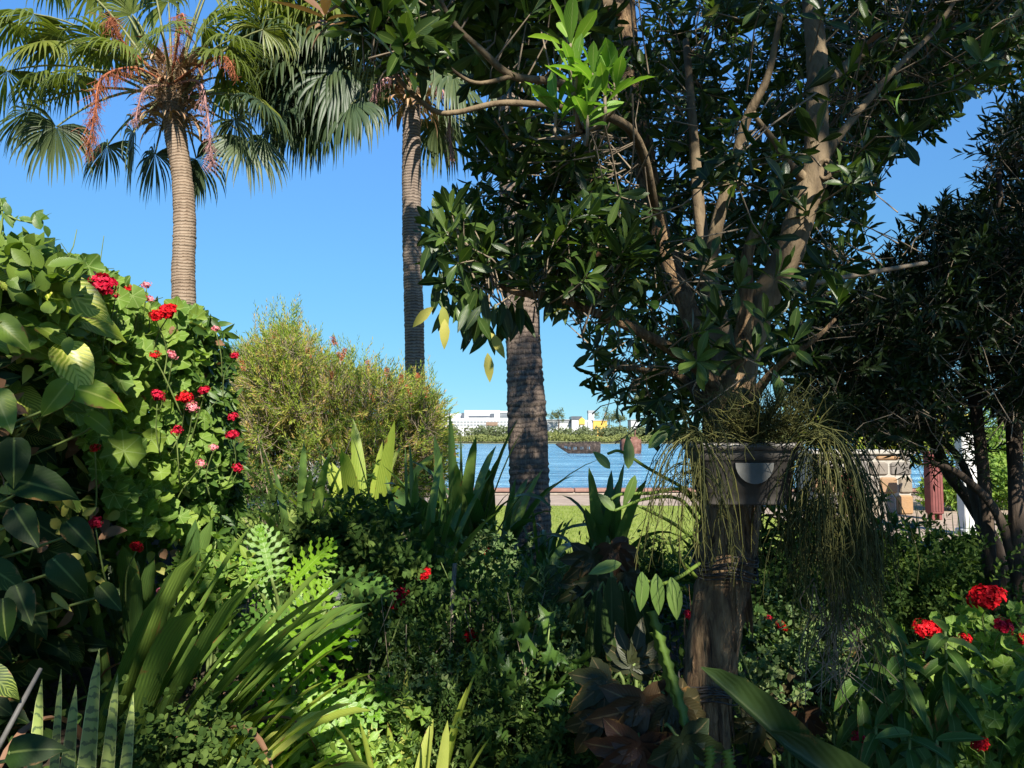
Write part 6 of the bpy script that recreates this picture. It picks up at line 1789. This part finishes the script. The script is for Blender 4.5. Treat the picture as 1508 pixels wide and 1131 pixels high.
# ------------------------------------------------------------------ RIGHT: STONE WALL, POSTS, SHRUBS BEYOND
def stone_mat():
    m, t, out = new_mat('sandstone blocks')
    r = attr(t, 'rnd')
    nz = noise(t, 5, 6, .6, coords(t)); n2 = noise(t, 26, 5, .6, coords(t))
    col = ramp(t, r, [(0, (.09, .085, .08)), (.3, (.15, .13, .11)), (.55, (.24, .19, .125)), (.75, (.11, .1, .09)), (1, (.32, .17, .06))])
    col = mix(t, math_(t, 'MULTIPLY', nz, .55), col, (.1, .09, .085))
    p = t.nodes.new('ShaderNodeBsdfPrincipled'); t.links.new(col, p.inputs['Base Color']); p.inputs['Roughness'].default_value = .9
    b = t.nodes.new('ShaderNodeBump'); b.inputs['Strength'].default_value = .6; b.inputs['Distance'].default_value = .02; t.links.new(n2, b.inputs['Height']); t.links.new(b.outputs[0], p.inputs['Normal'])
    t.links.new(p.outputs[0], out.inputs[0])
    return m


def build_right_side():
    d = 17.6
    x0, x1 = float(P(1200, 700, d)[0]), float(P(1345, 700, d)[0])
    ztop = float(P(1250, 663, d)[2])
    root = thing('stone_kiosk', 'low sandstone block wall with a red ribbed door beside the path', 'wall', ((x0 + x1) / 2, d, -.2))
    stm = stone_mat()
    mort = solid_mat('pale mortar', [(.3, (.24, .22, .19)), (.7, (.32, .3, .26))], 12, rough=.95, bump=.3)
    mb = MB(); mb.box((x0 + .05, d + .04, -.25), (x1 - .05, d + 1.3, ztop - .1)); mb.build('mortar', mort, root, False)
    mb = MB()
    dx0, dx1 = float(P(1238, 700, d)[0]), float(P(1262, 700, d)[0]); dzt = float(P(1250, 698, d)[2])
    z = -.22; row = 0
    hs = [.5, .42, .36, .3]
    while z < ztop - .1:
        h = min(hs[row % 4], ztop - .1 - z); x = x0; 
        while x < x1 - .05:
            wd = U(.34, .68); e = min(x + wd, x1)
            if e > x1 - .2:
                e = x1
            if not (z < dzt - .03 and x < dx1 - .02 and e > dx0 + .02):
                mb.box((x + .022, d - U(.0, .03), z + .022), (e - .022, d + .3, z + h - .022), bev=.04)
            elif x < dx0 - .1:
                mb.box((x + .012, d - .01, z + .012), (dx0 - .02, d + .3, z + h - .012), bev=.03)
            elif e > dx1 + .1:
                mb.box((dx1 + .02, d - .01, z + .012), (e - .012, d + .3, z + h - .012), bev=.03)
            x = e
        z += h; row += 1
    # side wall going away on the left and right
    mb.build('stonework', stm, root, False)
    mb = MB(); mb.box((x0 - .06, d - .06, ztop - .1), (x1 + .06, d + 1.4, ztop), bev=.02); mb.build('capping', mort, root, False)
    redm = solid_mat('faded red metal', [(.3, (.24, .05, .045)), (.7, (.33, .09, .08))], 4, rough=.6, bump=.1)
    mb = MB(); n = 40; xs = np.linspace(dx0, dx1, n); yy = d + .015 - .02 * np.abs(np.sin(np.linspace(0, math.pi * 9, n)))
    V = np.concatenate([np.stack([xs, yy, np.full(n, -.19)], -1), np.stack([xs, yy, np.full(n, dzt)], -1)]); i = np.arange(n - 1)
    mb.add(V, np.stack([i, i + 1, n + i + 1, n + i], -1)); mb.build('door', redm, root, False)
    redp = solid_mat('dull red paint', [(.3, (.1, .03, .028)), (.7, (.17, .05, .045))], 5, rough=.7, bump=.15)
    # red post
    d2 = 16.5; p = P(1374, 700, d2); zt = float(P(1374, 668, d2)[2])
    b = thing('red_post', 'square faded red post standing on short feet beside the path', 'post', (p[0], d2, -.2))
    mb = MB(); mb.box((p[0] - .14, d2 - .14, -.06), (p[0] + .14, d2 + .14, zt), bev=.02)
    for k in range(4):
        mb.box((p[0] - .11 + k * .06, d2 - .152, 0.0), (p[0] - .08 + k * .06, d2 - .141, zt - .05))
    mb.build('shaft', redp, b, False)
    mb = MB(); mb.box((p[0] - .17, d2 - .17, zt), (p[0] + .17, d2 + .17, zt + .05), bev=.015); mb.build('cap', redp, b, False)
    for s in (-1, 1):
        mb = MB(); mb.box((p[0] + s * .08 - .03, d2 - .1, -.2), (p[0] + s * .08 + .03, d2 + .1, -.06)); mb.build('foot', redp, b, False)
    # white panel post
    whm = solid_mat('white paint', [(.3, (.42, .42, .41)), (.7, (.5, .5, .49))], 5, rough=.5, bump=.05)
    d3 = 14.0; p = P(1423, 700, d3); zt = float(P(1423, 640, d3)[2])
    b = thing('white_pillar', 'white painted pillar behind the dark leaning stems', 'pillar', (p[0], d3, -.2))
    mb = MB(); mb.box((p[0] - .13, d3 - .13, -.08), (p[0] + .13, d3 + .13, zt), bev=.02); mb.build('shaft', whm, b, False)
    mb = MB(); mb.box((p[0] - .17, d3 - .17, -.2), (p[0] + .17, d3 + .17, -.08), bev=.02); mb.build('base', whm, b, False)
    mb = MB(); mb.box((p[0] - .16, d3 - .16, zt), (p[0] + .16, d3 + .16, zt + .06), bev=.02); mb.build('cap', whm, b, False)
    # sunlit shrubs beyond
    GR = 'sunlit shrubs beyond the stone wall'
    for px, py, dd, rx, lab in ((1230, 630, 22, 1.7, 'sunlit yellow-green shrub rising behind the left of the stone wall'), (1300, 635, 22.6, 1.5, 'sunlit shrub behind the middle of the stone wall'), (1355, 622, 22.4, 1.5, 'sunlit shrub behind the red post'),
                               (1400, 720, 18.5, .7, 'small sunlit shrub on the grass between the red post and the white pillar'), (1465, 705, 19, 1.3, 'bright green shrub right of the white pillar'), (1500, 640, 21.5, 1.6, 'tall sunlit shrub at the right edge behind the dark stems')):
        bush('path_shrub', lab, 'shrub', px, py, dd, rx, 1100, .14, .06, T_OVA, M['bottle_leaf'] if px < 1400 else M['geranium'], mode='ros', k=5, group=GR, smat='twig')


build_right_side()


# ------------------------------------------------------------------ GROUND COVER
def build_cover():
    n = 20000
    x = U(-2.2, 6.0, n); y = 1.6 + 7.6 * rng.uniform(size=n) ** .9
    p = np.stack([x, y, ground_z(x, y) + np.abs(rng.normal(size=n)) * .14], -1)
    mb = MB()
    for k in range(3):
        s = slice(k, None, 3); m = len(p[s])
        mb.inst(T_OVA[k], p[s], unit(rng.normal(size=(m, 3)) + [0, 0, .8]), unit(rng.normal(size=(m, 3)) * .5 + [0, -.3, .8]), U(.03, .08, m), U(.015, .04, m))
    n = 6000
    x = U(-2.2, 6.0, n); y = 1.8 + 7.4 * rng.uniform(size=n)
    p = np.stack([x, y, ground_z(x, y)], -1)
    mb.inst(T_NEED[0], p, np.stack([rng.normal(size=n) * .35, rng.normal(size=n) * .35, np.ones(n)], -1), rnd_dirs(n), U(.1, .4, n), .009)
    kind(tag(mb.build('ground_cover', M['herb']), 'tangle of low shaded leaves and blades covering the garden bed', 'ground cover'), 'stuff')
    n = 2500
    x = U(-2, 4, n); y = 1.8 + 7 * rng.uniform(size=n)
    mb = MB(); mb.inst(T_LAN[2], np.stack([x, y, ground_z(x, y) + .02], -1), rng.normal(size=(n, 3)) * [1, 1, .15], unit(rng.normal(size=(n, 3)) * .3 + [0, 0, 1]), U(.04, .1, n), U(.015, .03, n))
    kind(tag(mb.build('leaf_litter', M['dry_leaf']), 'brown fallen leaves scattered on the soil of the bed', 'leaf litter'), 'stuff')


build_cover()


# ------------------------------------------------------------------ ADDED UNSEEN TREE, ITS CROWN SHAPED TO SHADE THE GARDEN
def build_shade():
    u, wv, cs, N, off = SU, SW, CS, NC, np.array([-9.5, -9.5])
    def mask(regs, n, dil):
        m = np.zeros((N, N), bool)
        for poly, d0, d1 in regs:
            q = hedge_pts(poly, n, (-.1, .1)) if d0 is None else scatter_poly(poly, d0, d1, n)
            c = cells(q); m[c[:, 0], c[:, 1]] = True
        for _ in range(dil):
            k = m.copy()
            k[1:] |= m[:-1]; k[:-1] |= m[1:]; k[:, 1:] |= m[:, :-1]; k[:, :-1] |= m[:, 1:]
            m = k
        return m
    shade = mask([
        ([(640, 0), (1508, 0), (1508, 480), (1150, 560), (900, 600), (720, 430), (630, 340)], 2.2, 4.4),
        ([(1180, 300), (1508, 150), (1508, 1131), (1180, 1131)], 2.2, 4.6),
        ([(960, 560), (1250, 560), (1260, 1131), (960, 1131)], 1.9, 3.2),
        ([(560, 860), (1000, 800), (1000, 1131), (690, 1131), (640, 1040), (540, 980)], 2.4, 4.2),
        ([(480, 800), (760, 790), (1000, 800), (980, 900), (520, 900)], 3.6, 5.4),
        ([(640, 730), (1000, 740), (1000, 860), (640, 860)], 4.6, 6.4),
        ([(740, 590), (830, 590), (830, 800), (740, 800)], 7.4, 7.9),
        ([(-60, 560), (40, 560), (110, 610), (140, 700), (160, 900), (190, 1131), (-60, 1131)], None, 0),
        ([(-30, 600), (110, 620), (150, 800), (180, 1131), (-30, 1131)], 1.6, 2.0),
        ([(180, 850), (230, 900), (200, 1131), (150, 1131)], 1.9, 2.4),
        ([(600, 170), (628, 170), (628, 420), (600, 420)], 12.2, 12.6),
        ([(618, 420), (640, 420), (640, 560), (618, 560)], 12.2, 12.6),
    ], 9000, 1)
    lit = mask([
        ([(-20, 300), (70, 340), (180, 400), (320, 450), (330, 520), (330, 700), (300, 760), (190, 800), (160, 650), (100, 590), (-20, 540)], None, 0),
        ([(300, 800), (420, 780), (430, 850), (380, 890), (300, 870)], 2.8, 3.4),
        ([(260, 870), (420, 900), (520, 960), (560, 1131), (330, 1131), (330, 980)], 2.2, 2.7),
        ([(540, 1040), (660, 1050), (660, 1131), (540, 1131)], 2.2, 2.5),
        ([(500, 690), (570, 680), (600, 760), (520, 760)], 5.9, 6.5),
        ([(-50, -150), (420, -150), (420, 240), (260, 460), (240, 460), (-50, 220)], 10, 12),
        ([(400, -100), (590, -100), (590, 240), (400, 220)], 11.5, 13.2),
        ([(335, 470), (640, 550), (650, 700), (340, 730)], 7.6, 9.6),
        ([(350, 735), (1508, 735), (1508, 790), (350, 790)], 12, 20),
        ([(1230, 640), (1420, 640), (1420, 745), (1230, 745)], 16, 17.6),
    ] + FLECKS, 6000, 0)
    firm = mask([
        ([(742, 560), (835, 540), (840, 800), (740, 800)], 7.4, 7.9),
        ([(594, 170), (632, 170), (632, 420), (594, 420)], 12.2, 12.6),
        ([(613, 420), (640, 420), (640, 560), (613, 560)], 12.2, 12.6),
        ([(455, 110), (590, 40), (590, 250), (430, 250)], 11.3, 13.2),
        ([(-40, 640), (90, 640), (140, 760), (150, 900), (170, 1131), (-40, 1131)], None, 0),
    ], 5000, 1)
    m = (shade & ~lit) | firm
    ii, jj = np.nonzero(m)
    # leave small random holes so that light falls in flecks
    a = np.stack([ii, jj], -1) * cs + off + cs / 2
    base = a[:, :1] * u + a[:, 1:] * wv
    keep = (fnoise(base, .26) < .62) & (fnoise(base + 7, .09) < 1.1)
    base = base[keep]; n0 = len(base)
    reps = 3
    p = np.repeat(base, reps, 0); n = len(p)
    p = p + U(-cs * .5, cs * .5, n)[:, None] * u + U(-cs * .5, cs * .5, n)[:, None] * wv
    # slide each point along the sun's ray until it is behind the camera
    yt = -U(.9, 3.6, n)
    tt = (p[:, 1] - yt) / (-SUN[1])
    p = p + tt[:, None] * SUN
    # extra crown added to cut skylight from behind and above the viewer
    k = 11000
    e = np.stack([U(-3.0, 7.5, k), U(-5.5, -.1, k), U(3.0, 8.0, k)], -1)
    ce = cells(e); dl = lit.copy(); dl[1:] |= lit[:-1]; dl[:-1] |= lit[1:]; dl[:, 1:] |= lit[:, :-1]; dl[:, :-1] |= lit[:, 1:]
    e = e[~(dl & ~firm)[ce[:, 0], ce[:, 1]] & (fnoise(e, 1.2) > -.5)]
    print('shade cells', m.sum(), 'lost to lit', (shade & lit).sum(), 'crown', len(e))
    p = np.concatenate([p, e]); n = len(p)
    root = thing('added_shade_tree', 'added unseen leafy tree behind the viewer, crown shaped to shade the bed', 'tree', (2.2, -2.6, 0))
    c = p.mean(0)
    mb = MB(); mb.tube([(2.2, -2.6, -.1), (2.1, -2.5, 1.2), (1.8, -2.4, 2.6), (c[0], c[1], c[2])], [.2, .17, .14, .06], 14, 6, rough=.06)
    skel = [np.array([(2.1, -2.5, 1.2), (1.8, -2.4, 2.6), tuple(c)])]
    for k in range(22):
        e = p[rng.integers(0, n)]
        s = np.array([1.8, -2.4, 2.6]) * (1 - k / 40) + c * (k / 40)
        mb.tube([s, (s + e) / 2 + [0, 0, .2], e], [.05, .03, .01], 8, 5)
    mb.build('trunk', M['smooth_bark'], root)
    mb = MB()
    mb.inst(T_OVA[1], p, unit(rnd_dirs(n) + np.array([0, 0, -.2])), unit(SUN + rng.normal(size=(n, 3)) * .55), np.where(np.arange(n) < n - len(e), U(.09, .14, n), U(.2, .34, n)), np.where(np.arange(n) < n - len(e), U(.05, .075, n), U(.09, .15, n)))
    mb.build('crown', M['tree_leaf'], root)


build_shade()
